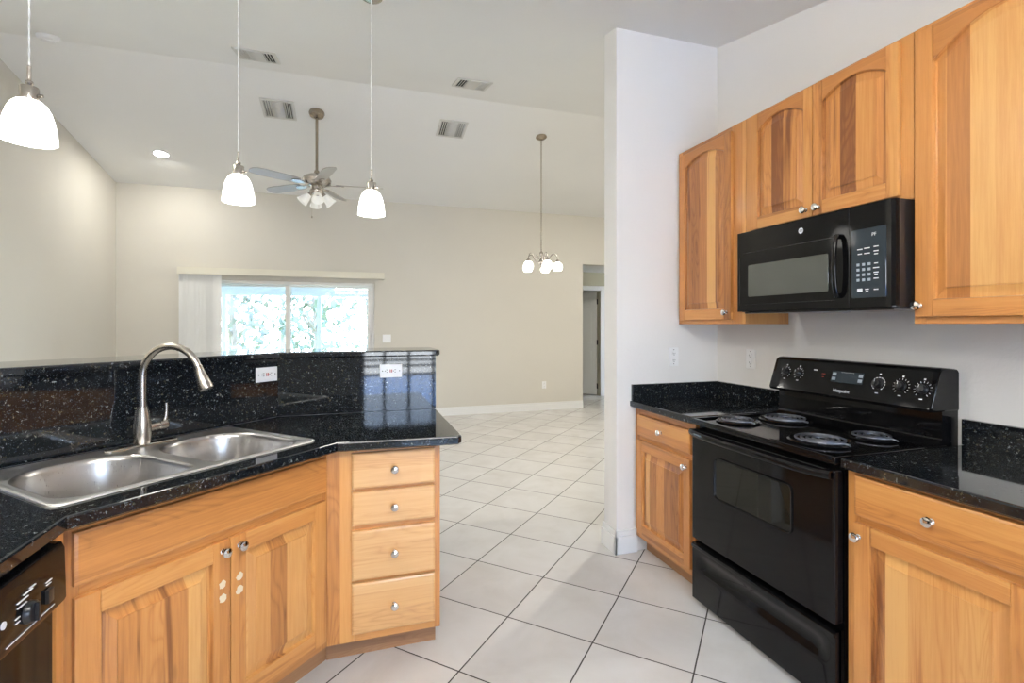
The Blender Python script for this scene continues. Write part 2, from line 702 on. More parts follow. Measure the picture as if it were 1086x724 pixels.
# back wall behind the viewer with glazed door
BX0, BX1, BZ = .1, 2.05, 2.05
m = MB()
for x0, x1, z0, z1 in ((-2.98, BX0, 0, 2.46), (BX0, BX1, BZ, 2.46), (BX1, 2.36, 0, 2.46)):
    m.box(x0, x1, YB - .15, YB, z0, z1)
structure(m.build('wall_back', wall_mat('back_wall_darkened', (.24, .23, .21))))  # colour darkened so the granite and range mirror less grey
# hall behind the opening
m = MB()
DX0, DX1, DZ = 3.75, 4.545, 2.045
for x0, x1, z0, z1 in ((2.9, DX0, 0, 2.5), (DX0, DX1, DZ, 2.5), (DX1, 5.6, 0, 2.5)):
    m.box(x0, x1, 8.65, 8.77, z0, z1)
m.box(2.8, 2.9, YF + .18, 9.9, 0, 2.5)
m.box(5.5, 5.6, YF + .18, 9.9, 0, 2.5)
m.box(2.9, 5.5, 9.8, 9.9, 0, 2.5)
structure(m.build('wall_hall', M['hall']))
m = MB()
m.box(2.8, 5.6, YF + .18, 9.9, HZ, HZ + .1)
structure(m.build('ceiling_hall', M['ceil']))


def baseboard(name, x0, x1, y0, y1, h=.125, axis='y'):
    b = MB()
    b.box(x0, x1, y0, y1, 0, h - .03, .002)
    if axis == 'y':      # board facing -y
        b.box(x0, x1, y0 + .005, y1, h - .03, h, .004)
    elif axis == 'x':    # board facing -x
        b.box(x0 + .005, x1, y0, y1, h - .03, h, .004)
    else:
        b.box(x0, x1 - .005, y0, y1, h - .03, h, .004)
    return structure(b.build(name, M['trim']))


baseboard('baseboard_far', SX1 + .03, HX0, YF - .016, YF - .0005)
baseboard('baseboard_left', XL + .0005, XL + .016, YB, YF, axis='-x')
m = MB()
for h0, h1, o in ((0, .105, .016), (.105, .14, .010)):
    m.box(1.505 - o, 1.640, 2.66 - o, 2.6595, h0, h1, .003)
    m.box(1.505 - o, 1.5045, 2.66 - o, 2.81 + o, h0, h1, .003)
structure(m.build('baseboard_stub', M['trim']))

# sliding glass door in the far wall
t = thing('window_1', 'white sliding glass door to the lanai in the far wall', 'sliding door', (0, 0, 0), kind='structure')
m = MB()
fy0, fy1 = YF + .04, YF + .14
m.box(SX0, SX1, fy0, fy1, SZ - .045, SZ, .004)
m.box(SX0, SX1, fy0, fy1, 0, .03, .003)
m.box(SX0, SX0 + .045, fy0, fy1, .03, SZ - .045, .003)
m.box(SX1 - .045, SX1, fy0, fy1, .03, SZ - .045, .003)
m.build('door_frame', M['alum'], t)
for (x0, x1, y, nm) in ((SX0 + .045, -.815, YF + .10, 'fixed_panel'), (-.887, SX1 - .045, YF + .055, 'sliding_panel')):
    m = MB()
    w = .062
    m.box(x0, x0 + w, y, y + .03, .035, SZ - .05, .003)
    m.box(x1 - w + .015, x1, y, y + .03, .035, SZ - .05, .003)
    m.box(x0 + w, x1 - w + .015, y, y + .03, SZ - .075, SZ - .05, .003)
    m.box(x0 + w, x1 - w + .015, y, y + .03, .035, .11, .003)
    p = m.build(nm, M['alum'], t)
    m = MB()
    m.box(x0 + w, x1 - w + .015, y + .013, y + .017, .11, SZ - .075)
    m.build('pane', M['glass'], p)
    if nm == 'sliding_panel':
        m = MB()
        m.box(x1 - .04, x1 - .015, y - .03, y, .95, 1.25, .006)
        m.build('door_handle', M['alum'], p)

# glazed door behind the viewer (mirrored in the granite)
t = thing('window_2', 'glazed patio door behind the kitchen', 'patio door', (0, 0, 0), kind='structure')
m = MB()
y0, y1 = YB - .11, YB - .05
m.box(BX0, BX0 + .07, y0, y1, 0, BZ)
m.box(BX1 - .07, BX1, y0, y1, 0, BZ)
m.box(BX0 + .07, BX1 - .07, y0, y1, BZ - .07, BZ)
m.box(BX0 + .07, BX1 - .07, y0, y1, 0, .10)
for x in (.456, .816, 1.19, 1.55):
    m.box(x - .02, x + .02, y0 + .01, y1 - .01, .10, BZ - .07)
for z in (.62, .75, .84):  # rails added for the dark stripes mirrored in the splash
    m.box(BX0 + .07, BX1 - .07, y0 + .015, y1 - .015, z - .018, z + .018)
m.build('door_frame', M['gasket'], t)
m = MB()
m.box(BX0 + .07, BX1 - .07, y0 + .028, y0 + .032, .10, BZ - .07)
m.build('pane', M['glass'], t)

# hall door, ajar
t = thing('door_1', 'white panelled hall door standing ajar', 'door', (DX1, 8.77, 0), R(180 - 52), kind='structure')
m = MB()
DW_ = .78
m.box(.006, DW_, 0, .035, .012, DZ - .035, .002)
leaf = m.build('door_leaf', M['door'], t)
m = MB()
for x0, x1 in ((.11, .34), (.44, .67)):
    for z0, z1 in ((.22, .86), (1.0, 1.62), (1.72, 1.92)):
        for y, sgn in ((0, -1), (.035, 1)):
            yy = sorted((y, y + sgn * .006))
            for bx in ((x0, x0 + .018, z0, z1), (x1 - .018, x1, z0, z1), (x0, x1, z0, z0 + .018), (x0, x1, z1 - .018, z1)):
                m.box(bx[0], bx[1], yy[0], yy[1], bx[2], bx[3], .002)
m.build('panel_moulding', M['door'], leaf)
for z in (.18, 1.03, 1.82):
    m = MB()
    m.box(-.02, .012, -.01, .02, z - .05, z + .05, .003)
    m.build('hinge', M['gasket'], t)
m = MB()
for yy in ((8.632, 8.65),):
    m.box(DX0 - .075, DX0 + .012, yy[0], yy[1], 0, DZ + .07, .004)
    m.box(DX1 - .012 + .012, DX1 + .085, yy[0], yy[1], 0, DZ + .07, .004)
    m.box(DX0 + .012, DX1, yy[0], yy[1], DZ - .012, DZ + .07, .004)
m.box(DX0, DX0 + .015, 8.65, 8.77, 0, DZ)
m.box(DX0 + .015, DX1, 8.65, 8.77, DZ - .02, DZ)
structure(m.build('trim_1', M['trim']))
baseboard('baseboard_hall', DX1 + .087, 5.5, 8.634, 8.6495)

# ================================================================== CABINETS
def knob(parent, x, y, z):
    b = MB()
    b.lathe([(.0001, 0), (.009, 0), (.009, -.002), (.0055, -.004), (.0055, -.012), (.0095, -.016), (.0155, -.0195), (.0165, -.023), (.0145, -.0275), (.008, -.030), (.0001, -.0308)], (0, 0, 0), 'Y', 24)
    return b.build('knob', M['chrome'], parent, loc=(x, y, z))


def door(parent, x0, x1, z0, z1, yb, arch=0.0, kx=None, kz=None, t=.019, sw=.058, rail=None, panelmat='panel', name='door', label=None):
    """frame and raised panel door, back face at y=yb, facing -y"""
    yf = yb - t
    rb = rail or .060
    w = x1 - x0
    ix0, ix1, iz0, iz1 = x0 + sw, x1 - sw, z0 + rb, z1 - rb
    b = MB()
    b.box(x0, ix0, yf, yb, z0, z1, .0035)
    b.box(ix1, x1, yf, yb, z0, z1, .0035)
    b.box(ix0, ix1, yf, yb, z0, iz0, .0035, mi=1)
    N = 20
    rtop = (.042 if arch < .06 else .038) if arch else rb

    def az(x, d=0.0):
        s = (x - ix0) / (ix1 - ix0)
        if not arch:
            return z1 - rtop - d
        q = 1 - abs(2 * s - 1) ** 2
        return z1 - rtop - arch + arch * q - d
    if arch:
        low = [(ix0 + (ix1 - ix0) * i / N, az(ix0 + (ix1 - ix0) * i / N)) for i in range(N + 1)]
        b.plate(low + [(ix1, z1), (ix0, z1)], yb, yf, .003, mi=2)
    else:
        b.box(ix0, ix1, yf, yb, z1 - rtop, z1, .0035, mi=1)
    d = b.build(name, [M['wz'], M['wx'], M['rail']], parent)
    if label:
        d['label'] = label

    def outline(ins):
        a0, a1 = ix0 + ins, ix1 - ins
        pts = [(a0, iz0 + ins), (a1, iz0 + ins)]
        k = N if arch else 1
        for i in range(k + 1):
            x = a1 + (a0 - a1) * i / k
            pts.append((x, az(x, ins)))
        return pts
    b = MB()
    lay = [(0.0, yf + .004), (.003, yf + .0135), (.009, yf + .0140), (.038, yf + .0045), (.0385, yf + .0015), (.041, yf + .0010)]
    rings = [[Vector((x, y, z)) for x, z in outline(ins)] for ins, y in lay]
    b.rings([[Vector((p.x, yb - .001, p.z)) for p in rings[0]]] + rings, True, True, False)
    tb = bmesh.new()
    f = tb.faces.new([tb.verts.new(p) for p in rings[-1]])
    bmesh.ops.triangulate(tb, faces=[f])
    b.merge(tb)
    b.build('panel', M[panelmat], d)
    if kx is not None:
        knob(d, kx, yf, kz)
    return d


def drawer(parent, x0, x1, z0, z1, yb, mat='wx', kn=True, t=.019, name='drawer', label=None):
    b = MB()
    yf = yb - t
    prof = rrect(x0, x1, z0, z1, .002, 1)
    b.box(x0, x1, yf + .006, yb, z0, z1, .001)
    # stepped, eased lip
    r0 = [Vector((x, yf + .006, z)) for x, z in rrect(x0, x1, z0, z1, .001, 2)]
    r1 = [Vector((x, yf + .003, z)) for x, z in rrect(x0 + .001, x1 - .001, z0 + .001, z1 - .001, .002, 2)]
    r2 = [Vector((x, yf, z)) for x, z in rrect(x0 + .008, x1 - .008, z0 + .008, z1 - .008, .003, 2)]
    b.rings([r0, r1, r2], True, False, True)
    d = b.build(name, M[mat], parent)
    if label:
        d['label'] = label
    if kn:
        knob(d, (x0 + x1) / 2, yf, (z0 + z1) / 2)
    return d


def base_body(parent, w, depth, openings=True, toe_h=.10, toe_in=.075, top=.876, ends=(True, True)):
    """carcass: local x 0..w, y 0 (face) .. depth"""
    b = MB()
    b.box(.0, .016, .02, depth, toe_h, top, .001)
    b.box(w - .016, w, .02, depth, toe_h, top, .001)
    b.box(.016, w - .016, .02, depth, toe_h, toe_h + .016)
    b.box(.016, w - .016, depth - .008, depth, toe_h + .016, top)
    b.build('carcass', M['wz'], parent)
    b = MB()
    b.box(0, w, toe_in, toe_in + .016, 0, toe_h, .001)
    b.build('toe_kick', M['toe'], parent)


def face_frame(parent, w, z0, z1, vs, hs, y0=0.0, y1=.02):
    """vs: list of (x0,x1) stiles; hs: list of (x0,x1,z0,z1) rails"""
    b = MB()
    for a, c in vs:
        b.box(a, c, y0, y1, z0, z1, .0015)
    for a, c, p, q in hs:
        b.box(a, c, y0, y1, p, q, .0015, mi=1)
    return b.build('face_frame', [M['wz'], M['wx']], parent)


# --- left base cabinet of the right-hand run (between stub wall and range)
FX = 1.638                      # face-frame plane, world X (doors 19 mm proud)
w = .553
t = thing('base_cabinet', 'narrow wooden base cabinet between the white stub wall and the black range', 'cabinet', (FX, 2.659, 0), R(-90), 'kitchen base cabinets')
base_body(t, w, .59)
face_frame(t, w, .10, .876, [(0, .045), (w - .03, w)], [(.045, w - .03, .84, .876), (.045, w - .03, .680, .724), (.045, w - .03, .10, .145)])
drawer(t, .040, w - .022, .716, .838, 0)
door(t, .040, w - .022, .135, .690, 0, kx=w - .050, kz=.648, sw=.052)

# --- right base cabinet (right of the range)
w = .90
t = thing('base_cabinet', 'wide wooden base cabinet right of the black range, with long drawer', 'cabinet', (FX, 1.297, 0), R(-90), 'kitchen base cabinets')
base_body(t, w, .59)
face_frame(t, w, .10, .876, [(0, .045), (w - .045, w)], [(.045, w - .045, .862, .876), (.045, w - .045, .692, .738), (.045, w - .045, .10, .145)])
drawer(t, .034, .516, .728, .862, 0)
door(t, .034, .516, .135, .704, 0, kx=.052, kz=.660)
drawer(t, .530, .880, .728, .862, 0)
door(t, .530, .880, .135, .704, 0, kx=.86, kz=.660)

# --- sink base cabinet on the diagonal
def sd(s, d):       # diagonal coordinates -> world x, y
    return ((s + d) / S2, (s - d) / S2)


FD = -1.556                     # face-frame plane: (x-y)/sqrt2
S0, S1 = .592, 1.448
w = S1 - S0
ox, oy = sd(S0, FD)
t = thing('sink_cabinet', 'angled wooden sink base cabinet with blank panel above two doors', 'cabinet', (ox, oy, 0), R(45), 'kitchen base cabinets')
b = MB()
b.box(0, .016, .02, .10, .10, .70, .001)
b.box(w - .060, w - .046, .0205, .09, .10, .70, .001)
b.box(.016, w - .060, .02, .09, .10, .116)
b.build('carcass', M['wz'], t)
b = MB()
b.slab([(.025, .061), (.8795, .061), (.8856, .0765), (.025, .0765)], 0, .10)
b.build('toe_kick', M['toe'], t)
face_frame(t, w, .10, .876, [(-.018, .03), (w - .055, w - .0268)], [(.03, w - .055, .852, .876), (.03, w - .055, .668, .730), (.03, w - .055, .10, .145)])
drawer(t, .014, w - .042, .717, .852, 0, kn=False, name='false_drawer_front')
mid = 1.014 - S0 - .003
dl = door(t, .014, mid - .0015, .135, .687, 0, kx=mid - .026, kz=.655, sw=.055)
dr = door(t, mid + .0015, w - .048, .135, .687, 0, kx=mid + .030, kz=.655, sw=.052)
random.seed(3)
for dd, xs in ((dl, mid - .027), (dr, mid + .030)):
    for zc in (.552, .508):
        m = MB()
        pts = []
        for i in range(16):
            a = 2 * PI * i / 16
            r = .0125 * random.uniform(.72, 1.12)
            pts.append((xs + r * math.cos(a), zc + r * 1.1 * math.sin(a)))
        m.plate(pts, -.019, -.0196)
        m.build('adhesive_patch', M['sticker'], dd)

# --- drawer stack at the end of the peninsula
PX0, PX1, PY = -.063, .352, 2.104
w = PX1 - PX0
t = thing('drawer_cabinet', 'wooden base cabinet with four drawers at the end of the peninsula', 'cabinet', (PX0, PY, 0), 0, 'kitchen base cabinets')
b = MB()
b.box(.0, .016, .10, .60, .10, .876, .001)
b.box(w - .016, w, .02, .62, .10, .876, .001)
b.box(.016, w - .016, .02, .60, .10, .116)
b.build('carcass', M['wz'], t)
b = MB()
b.slab([(-.0385, .075), (w - .008, .075), (w - .008, .0905), (-.0445, .0905)], 0, .10)
b.box(w - .022, w - .006, .091, .62, 0, .10, .001)
b.build('toe_kick', M['toe'], t)
face_frame(t, w, .10, .876, [(-.0335, .070), (w - .030, w)], [(.070, w - .030, .858, .876), (.070, w - .030, .694, .724), (.070, w - .030, .542, .576), (.070, w - .030, .330, .358), (.070, w - .030, .10, .14)])
for z0, z1 in ((.716, .858), (.568, .702), (.350, .547), (.135, .337)):
    drawer(t, .060, w - .024, z0, z1, 0, 'wpale')

# --- upper cabinets
UX = 1.945
UZ0, UZ1 = 1.375, 2.437


def upper(name, label, y_left, w, z0, z1, doors, stiles, deep=.285, arch=.048, side_label=None):
    t = thing(name, label, 'cabinet', (UX, y_left, 0), R(-90), 'kitchen wall cabinets')
    b = MB()
    b.box(0, .016, .02, deep, z0, z1, .001)
    b.box(w - .016, w, .02, deep, z0, z1, .001)
    b.box(.016, w - .016, .02, deep, z0 + .012, z0 + .028)
    b.box(.016, w - .016, .02, deep, z1 - .016, z1)
    b.build('carcass', M['wz'], t)
    hs = [(stiles[0][1], stiles[-1][0], z1 - .045, z1), (stiles[0][1], stiles[-1][0], z0, z0 + .045)]
    face_frame(t, w, z0, z1, stiles, hs)
    for d in doors:
        door(t, d[0], d[1], d[2], d[3], 0, arch=arch, kx=d[4], kz=d[5], sw=d[6])
    return t


upper('wall_cabinet', 'tall wooden wall cabinet with one arched door beside the stub wall', 2.659, .555, UZ0, UZ1,
      [(.028, .468, 1.400, 2.408, .438, 1.438, .05)], [(0, .035), (.455, .555)])
upper('wall_cabinet', 'short wooden wall cabinet with two arched doors above the black microwave', 2.102, .815, 1.832, UZ1,
      [(.050, .407, 1.850, 2.425, .378, 1.882, .045), (.411, .772, 1.850, 2.425, .440, 1.882, .045)], [(0, .07), (.385, .435), (.745, .815)])
upper('wall_cabinet', 'large wooden wall cabinet with arched door right of the microwave', 1.285, .56, UZ0, UZ1,
      [(.012, .545, 1.400, 2.418, .030, 1.440, .058)], [(0, .04), (.52, .56)], arch=.09)

# ================================================================== COUNTERS
CT0, CT1 = .877, .914
# right run: two separate tops
m = MB()
m.slab([(1.603, 2.098), (2.2349, 2.098), (2.2349, 2.6595), (1.597, 2.6595)], CT0, CT1, .006)
tag(m.build('countertop', M['granite']), 'short black granite countertop between the stub wall and range', 'countertop')
m = MB()
m.slab([(1.603, .40), (2.2349, .40), (2.2349, 1.296), (1.603, 1.296)], CT0, CT1, .006)
tag(m.build('countertop', M['granite']), 'black granite countertop right of the range', 'countertop')
m = MB()
m.box(1.605, 2.234, 2.640, 2.6595, CT1 + .0005, 1.012, .002)
tag(m.build('backsplash', M['granite']), 'low black granite upstand along the white stub wall', 'backsplash')
m = MB()
m.box(2.214, 2.2345, 2.098, 2.6395, CT1 + .0005, 1.012, .002)
tag(m.build('backsplash', M['granite']), 'low black granite upstand left of the range under the wall outlet', 'backsplash')
m = MB()
m.box(2.214, 2.2345, .40, 1.296, CT1 + .0005, 1.012, .002)
tag(m.build('backsplash', M['granite']), 'low black granite upstand behind the counter right of the range', 'backsplash')

# peninsula top with sink cut-out
BD = -3.085 / S2                 # diagonal backsplash face
ps = [(-.650, .74), (-.650, 1.462), (-.055, 2.052), (.415, 2.030), (.432, 2.046), (.434, 2.7295), (-.355, 2.7295), (-1.345, 1.742), (-1.345, .74)]
SC_S, SC_D = .990, -1.865


def sk(x, y):    # sink-local -> world (x along the diagonal, y away from the viewer)
    return sd(SC_S + x, SC_D - y)


hole = [sk(x, y) for x, y in rrect(-.395, .395, -.262, .262, .05, 5)]
m = MB()
m.slab(ps, CT0, CT1, .006, holes=[hole])
tag(m.build('countertop', M['granite']), 'angled black granite countertop of the peninsula holding the steel sink', 'countertop')

# knee wall + granite facing + bar top
m = MB()
kw = [(-1.347, .74), (-1.347 - .022, .74), ]
face_pts = [(.434, 2.7305), (-.3545, 2.7305), (-1.346, 1.7415), (-1.346, .74)]


def offset_path(pts, d):
    out = []
    for i, p in enumerate(pts):
        p = Vector(p)
        if i == 0:
            e = (Vector(pts[1]) - p).normalized(); nn = Vector((e.y, -e.x)); out.append(tuple(p + nn * d))
        elif i == len(pts) - 1:
            e = (p - Vector(pts[-2])).normalized(); nn = Vector((e.y, -e.x)); out.append(tuple(p + nn * d))
        else:
            e1 = (p - Vector(pts[i - 1])).normalized(); e2 = (Vector(pts[i + 1]) - p).normalized()
            n1 = Vector((e1.y, -e1.x)); n2 = Vector((e2.y, -e2.x)); mm = (n1 + n2).normalized()
            out.append(tuple(p + mm * (d / mm.dot(n1))))
    return out


back1 = offset_path(face_pts, .02)
back2 = offset_path(face_pts, .14)
front_over = offset_path(face_pts, -.028)
back_bar = offset_path(face_pts, .345)
b1 = offset_path(face_pts, .0205)
m = MB()
m.slab(b1 + back2[::-1], 0, 1.2025)
structure(m.build('wall_knee', M['wallk']))
for i, lb in enumerate(('tall black granite splash facing the viewer at the peninsula end', 'angled tall black granite splash behind the sink faucet', 'black granite splash beside the dishwasher counter')):
    m = MB()
    p = [face_pts[i], face_pts[i + 1], back1[i + 1], back1[i]]
    g_ = .0006
    a = Vector(p[1]) - Vector(p[0]); a.normalize()
    p = [tuple(Vector(p[0]) + a * g_), tuple(Vector(p[1]) - a * g_), tuple(Vector(p[2]) - a * g_), tuple(Vector(p[3]) + a * g_)]
    m.slab(p, CT1 + .0006, 1.2025)
    tag(m.build('granite_splash', M['granite']), lb, 'backsplash')
m = MB()
fo, bb_ = list(front_over), list(back_bar)
ex = .022
fo[0] = (.434 + ex, fo[0][1]); bb_[0] = (.434 + ex, bb_[0][1])
rc = []
for i in range(6):
    a = R(180 + 90 * i / 5)
rc_f = [(fo[0][0] - .03 + .03 * math.sin(R(q)), fo[0][1] + .03 - .03 * math.cos(R(q))) for q in (90, 70, 50, 30, 15, 0)]
m.slab(rc_f + fo[1:] + bb_[::-1], 1.2035, 1.235, .007)
tag(m.build('bar_top', M['granite']), 'raised black granite bar ledge above the splash', 'bar top')

# ================================================================== SINK & FAUCET
t = thing('sink', 'stainless steel double bowl sink set in the angled granite counter', 'sink', (*sk(0, 0), CT1 + .001), R(45))
OUT = rrect(-.415, .415, -.28, .28, .035, 5)
bowls = [rrect(-.385, -.020, -.250, .190, (.09, .07, .15, .15), 8), rrect(.020, .385, -.250, .190, (.07, .09, .15, .15), 8)]
tb = bmesh.new()
lay = [(0, 0.0), (.003, .004), (.010, .006), (.018, .005), (.024, .0025)]
rv = []
for d, z in lay:
    pl = inset(OUT, d) if d else OUT
    rv.append([tb.verts.new((x, y, z)) for x, y in pl])
n = len(OUT)
for a, c in zip(rv[:-1], rv[1:]):
    for i in range(n):
        j = (i + 1) % n
        tb.faces.new([a[i], a[j], c[j], c[i]])
es = [tb.edges.get((rv[-1][i], rv[-1][(i + 1) % n])) for i in range(n)]
for bo in bowls:
    vv = [tb.verts.new((x, y, .0025)) for x, y in bo]
    k = len(vv)
    for i in range(k):
        es.append(tb.edges.new((vv[i], vv[(i + 1) % k])))
bmesh.ops.triangle_fill(tb, edges=es, use_beauty=True)
m = MB()
m.merge(tb)
m.build('rim', M['steel'], t)
for bo in bowls:
    m = MB()
    seq = [(0, .0025), (.004, .0015), (.009, -.004), (.013, -.015), (.022, -.12), (.028, -.160), (.042, -.178), (.065, -.186), (.10, -.188)]
    rings = []
    for d, z in seq:
        pl = inset(bo, d) if d else bo
        rings.append([Vector((x, y, z)) for x, y in pl])
    m.rings(rings, True, False, True)
    bw = m.build('bowl', M['bowl'], t, sharp=60)
    cx = sum(p[0] for p in bo) / len(bo)
    m = MB()
    m.lathe([(.0001, .002), (.030, .002), (.034, .005), (.042, .005), (.044, 0)], (cx, -.02, -.187), n=28)
    m.lathe([(.0001, .012), (.006, .012), (.006, .002)], (cx, -.02, -.187), n=12)
    m.build('drain', M['chrome'], bw)

FA = -22
fb = (*sd(1.033, -2.097), CT1 + .0037)
fd = Vector((math.cos(R(FA)), math.sin(R(FA)), 0))
t = thing('faucet', 'brushed nickel gooseneck faucet with pull-down head at the sink', 'faucet', fb, 0)
m = MB()
pl = rrect(-.125, .125, -.021, .021, .020, 8)
T45 = Matrix.Rotation(R(45), 4, 'Z')
r = [[T45 @ Vector((x, y, z)) for x, y in (inset(pl, d) if d else pl)] for d, z in ((0, 0), (0, .004), (.003, .007))]
m.rings(r, True, True, True)
m.build('deck_plate', M['nickel'], t)
m = MB()
m.lathe([(.026, .007), (.0275, .012), (.029, .05), (.0285, .075), (.026, .10), (.0215, .125), (.0185, .140), (.018, .146)], n=28, cap1=True)
m.build('body', M['nickel'], t)
m = MB()
pts = [Vector((0, 0, .140)), Vector((0, 0, .20)), Vector((0, 0, .262))]
rad = .112
for i in range(1, 17):
    a = PI - (PI * .90) * i / 16
    pts.append(fd * (rad + rad * math.cos(a)) + Vector((0, 0, .262 + rad * math.sin(a))))
m.tube(pts, .0132, 16)
m.build('spout', M['nickel'], t)
d2 = (pts[-1] - pts[-2]).normalized()
m = MB()
hp = [pts[-1] - d2 * .004 + d2 * k for k in (0, .004, .006, .03, .075, .092, .096)]
m.tube(hp, [.0155, .0155, .0150, .0175, .0240, .0250, .021], 20)
m.build('spray_head', M['nickel'], t)
hd = Vector((.707, .707, 0))
m = MB()
m.tube([hd * .02 + Vector((0, 0, .062)), hd * .03 + Vector((0, 0, .063)), hd * .058 + Vector((0, 0, .066)), hd * .060 + Vector((0, 0, .066)), hd * .084 + Vector((0, 0, .068)), hd * .088 + Vector((0, 0, .068))], [.014, .014, .014, .0165, .0165, .013], 18)
m.tube([hd * .074 + Vector((0, 0, .072)), hd * .082 + Vector((0, 0, .095)), hd * .084 + Vector((0, 0, .125)), hd * .083 + Vector((0, 0, .150))], [.009, .007, .0062, .006], 12)
m.build('handle', M['nickel'], t)

# ================================================================== DISHWASHER
t = thing('dishwasher', 'black built-in dishwasher left of the sink cabinet', 'dishwasher', (-.675, .829, 0), R(90))
m = MB()
m.box(0, .600, .0, .57, .10, .872, .004)
m.build('tub', M['blackp'], t)
m = MB()
m.box(.006, .594, -.016, -.0005, .105, .715, .006)
m.build('door', M['black'], t)
m = MB()
cp = [(-.0005, .722), (-.032, .728), (-.036, .736), (-.033, .852), (-.027, .866), (-.0005, .870)]
m.rings([[Vector((x, y, z)) for y, z in cp] for x in (.003, .604)], True, True, True)
cpo = m.build('control_panel', M['black'], t)
m = MB()
m.lathe([(.0001, -.012), (.019, -.012), (.0215, -.009), (.023, 0)], (.464, -.0345, .776), 'Y', 28)
m.box(.4605, .4675, -.054, -.046, .757, .795, .001)
m.build('dial', M['blackp'], cpo)
m = MB()
m.box(.522, .542, -.042, -.034, .760, .790, .002)
m.build('switch', M['blackp'], cpo)
m = MB()
for x, z, l in ((.432, .834, .035), (.432, .824, .03), (.452, .842, .03), (.472, .846, .02), (.530, .828, .022), (.532, .822, .016), (.425, .806, .014), (.425, .797, .014)):
    m.box(x - .006, x - .006 + l, -.0368, -.034, z - .023, z - .0212)
m.box(.39, .555, -.0370, -.0355, .7435, .7452)
m.build('print', M['mark'], cpo)
m = MB()
m.lathe([(.0001, -.002), (.0075, -.002), (.0075, 0)], (.384, -.0345, .793), 'Y', 24)
m.build('emblem', M['mark'], cpo)
m = MB()
m.box(-.6715, -.6555, .7405, .7795, 0, .8765, .001)
m.box(-1.34, -.672, .7405, .7585, 0, .8765, .001)
tag(m.build('cabinet_end_panel', M['wz']), 'wooden end panel closing the counter left of the dishwasher', 'panel')
m = MB()
m.box(-.674, -.660, 1.436, 1.468, .10, .876, .001)
tag(m.build('filler_strip', M['wz']), 'narrow orange wood filler between dishwasher and sink cabinet', 'filler')

# ================================================================== RANGE
RW = .778
t = thing('range', 'black freestanding electric coil range with oven and storage drawer', 'range', (1.600, 2.0905, 0), R(-90))
m = MB()
m.box(.004, RW - .004, .045, .625, .022, .888, .003)
for x in (.05, RW - .05):
    for y in (.08, .58):
        m.lathe([(.018, 0), (.018, .022)], (x, y, 0), n=12, cap0=True)
m.build('body', M['black'], t)
# cooktop
m = MB()
m.box(-.002, RW + .002, -.006, .56, .884, .903, .006, seg=3)
for bx in ((-.002, .018, -.006, .56), (RW - .018, RW + .002, -.006, .56), (.018, RW - .018, -.006, .016)):
    m.box(bx[0], bx[1], bx[2], bx[3], .899, .912, .005, seg=3)
ck = m.build('cooktop', M['black'], t)
BUR = [(.125, .175, .080, 3), (.160, .430, .100, 4), (.560, .190, .100, 4), (.575, .450, .078, 3)]
for bx, by, br, turns in BUR:
    m = MB()
    m.lathe([(br + .020, 0), (br + .022, .004), (br + .014, .0075), (br + .008, .004), (br, -.002), (br * .5, -.0035), (.02, -.0035)], (0, 0, .9045), n=40, cap1=True)
    bo = m.build('burner', M['drip'], t, loc=(bx, by, 0))
    bo.data.materials[0] = M['drip']
    m = MB()
    pts = []
    steps = turns * 28
    for i in range(steps + 1):
        a = 2 * PI * i / 28
        r = .018 + (br - .018) * i / steps
        pts.append(Vector((r * math.cos(a), r * math.sin(a), .9165)))
    pts += [Vector((br + .004, .004, .914)), Vector((br + .018, .006, .909))]
    m.tube(pts, .0042, 8)
    for k in range(3):
        a = 2 * PI * k / 3 + .4
        m.tube([(0, 0, .909), (br * math.cos(a), br * math.sin(a), .909)], .0025, 6)
    m.build('coil', M['coil'], bo)
# back guard riser and console
m = MB()
pr1 = [(.50, .892), (.51, .905), (.535, .918), (.545, .935), (.545, 1.045), (.634, 1.045), (.634, .892)]
m.rings([[Vector((x, y, z)) for y, z in pr1] for x in (.006, RW - .006)], True, True, True)
m.build('riser', M['black'], t)
# console: slanted face, rounded ends
yb0, yb1, cz0, cz1 = .478, .532, 1.040, 1.205
sec = [(.50, cz0 - .004), (yb0 + .004, cz0), (yb0, cz0 + .010), (yb1 - .006, cz1 - .012), (yb1 + .006, cz1 - .001), (yb1 + .025, cz1 + .002), (.628, cz1 - .004), (.634, cz1 - .012), (.634, cz0 - .004)]
m = MB()
rs = []
cyc = (sum(p[0] for p in sec) / len(sec), sum(p[1] for p in sec) / len(sec))
for x, sc in ((.003, .90), (.006, .96), (.014, .995), (.022, 1.0), (RW - .022, 1.0), (RW - .014, .995), (RW - .006, .96), (RW - .003, .90)):
    rs.append([Vector((x, .634 + (y - .634) * (1 - (1 - sc) * .5), cyc[1] + (z - cyc[1]) * sc)) for y, z in sec])
m.rings(rs, True, True, True)
con = m.build('control_console', M['black'], t)
sl = math.atan2(yb1 - .006 - yb0, cz1 - .012 - cz0 - .010)      # lean from vertical


def cpos(x, f, out=0.0):
    """point on console face, f=0 bottom .. 1 top"""
    y = yb0 + (yb1 - .006 - yb0) * f
    z = cz0 + .010 + (cz1 - .012 - cz0 - .010) * f
    return Vector((x, y - out * math.cos(sl), z + out * math.sin(sl)))


CR = Matrix.Rotation(-sl, 4, 'X')
def con_local(x, f, out=.0008):
    return Matrix.Translation(cpos(x, f, out)) @ CR


def flatbox(m, T, w, h, th=.001, mi=0):
    m.box(-w / 2, w / 2, -th, 0, -h / 2, h / 2, 0, mi, T=T)


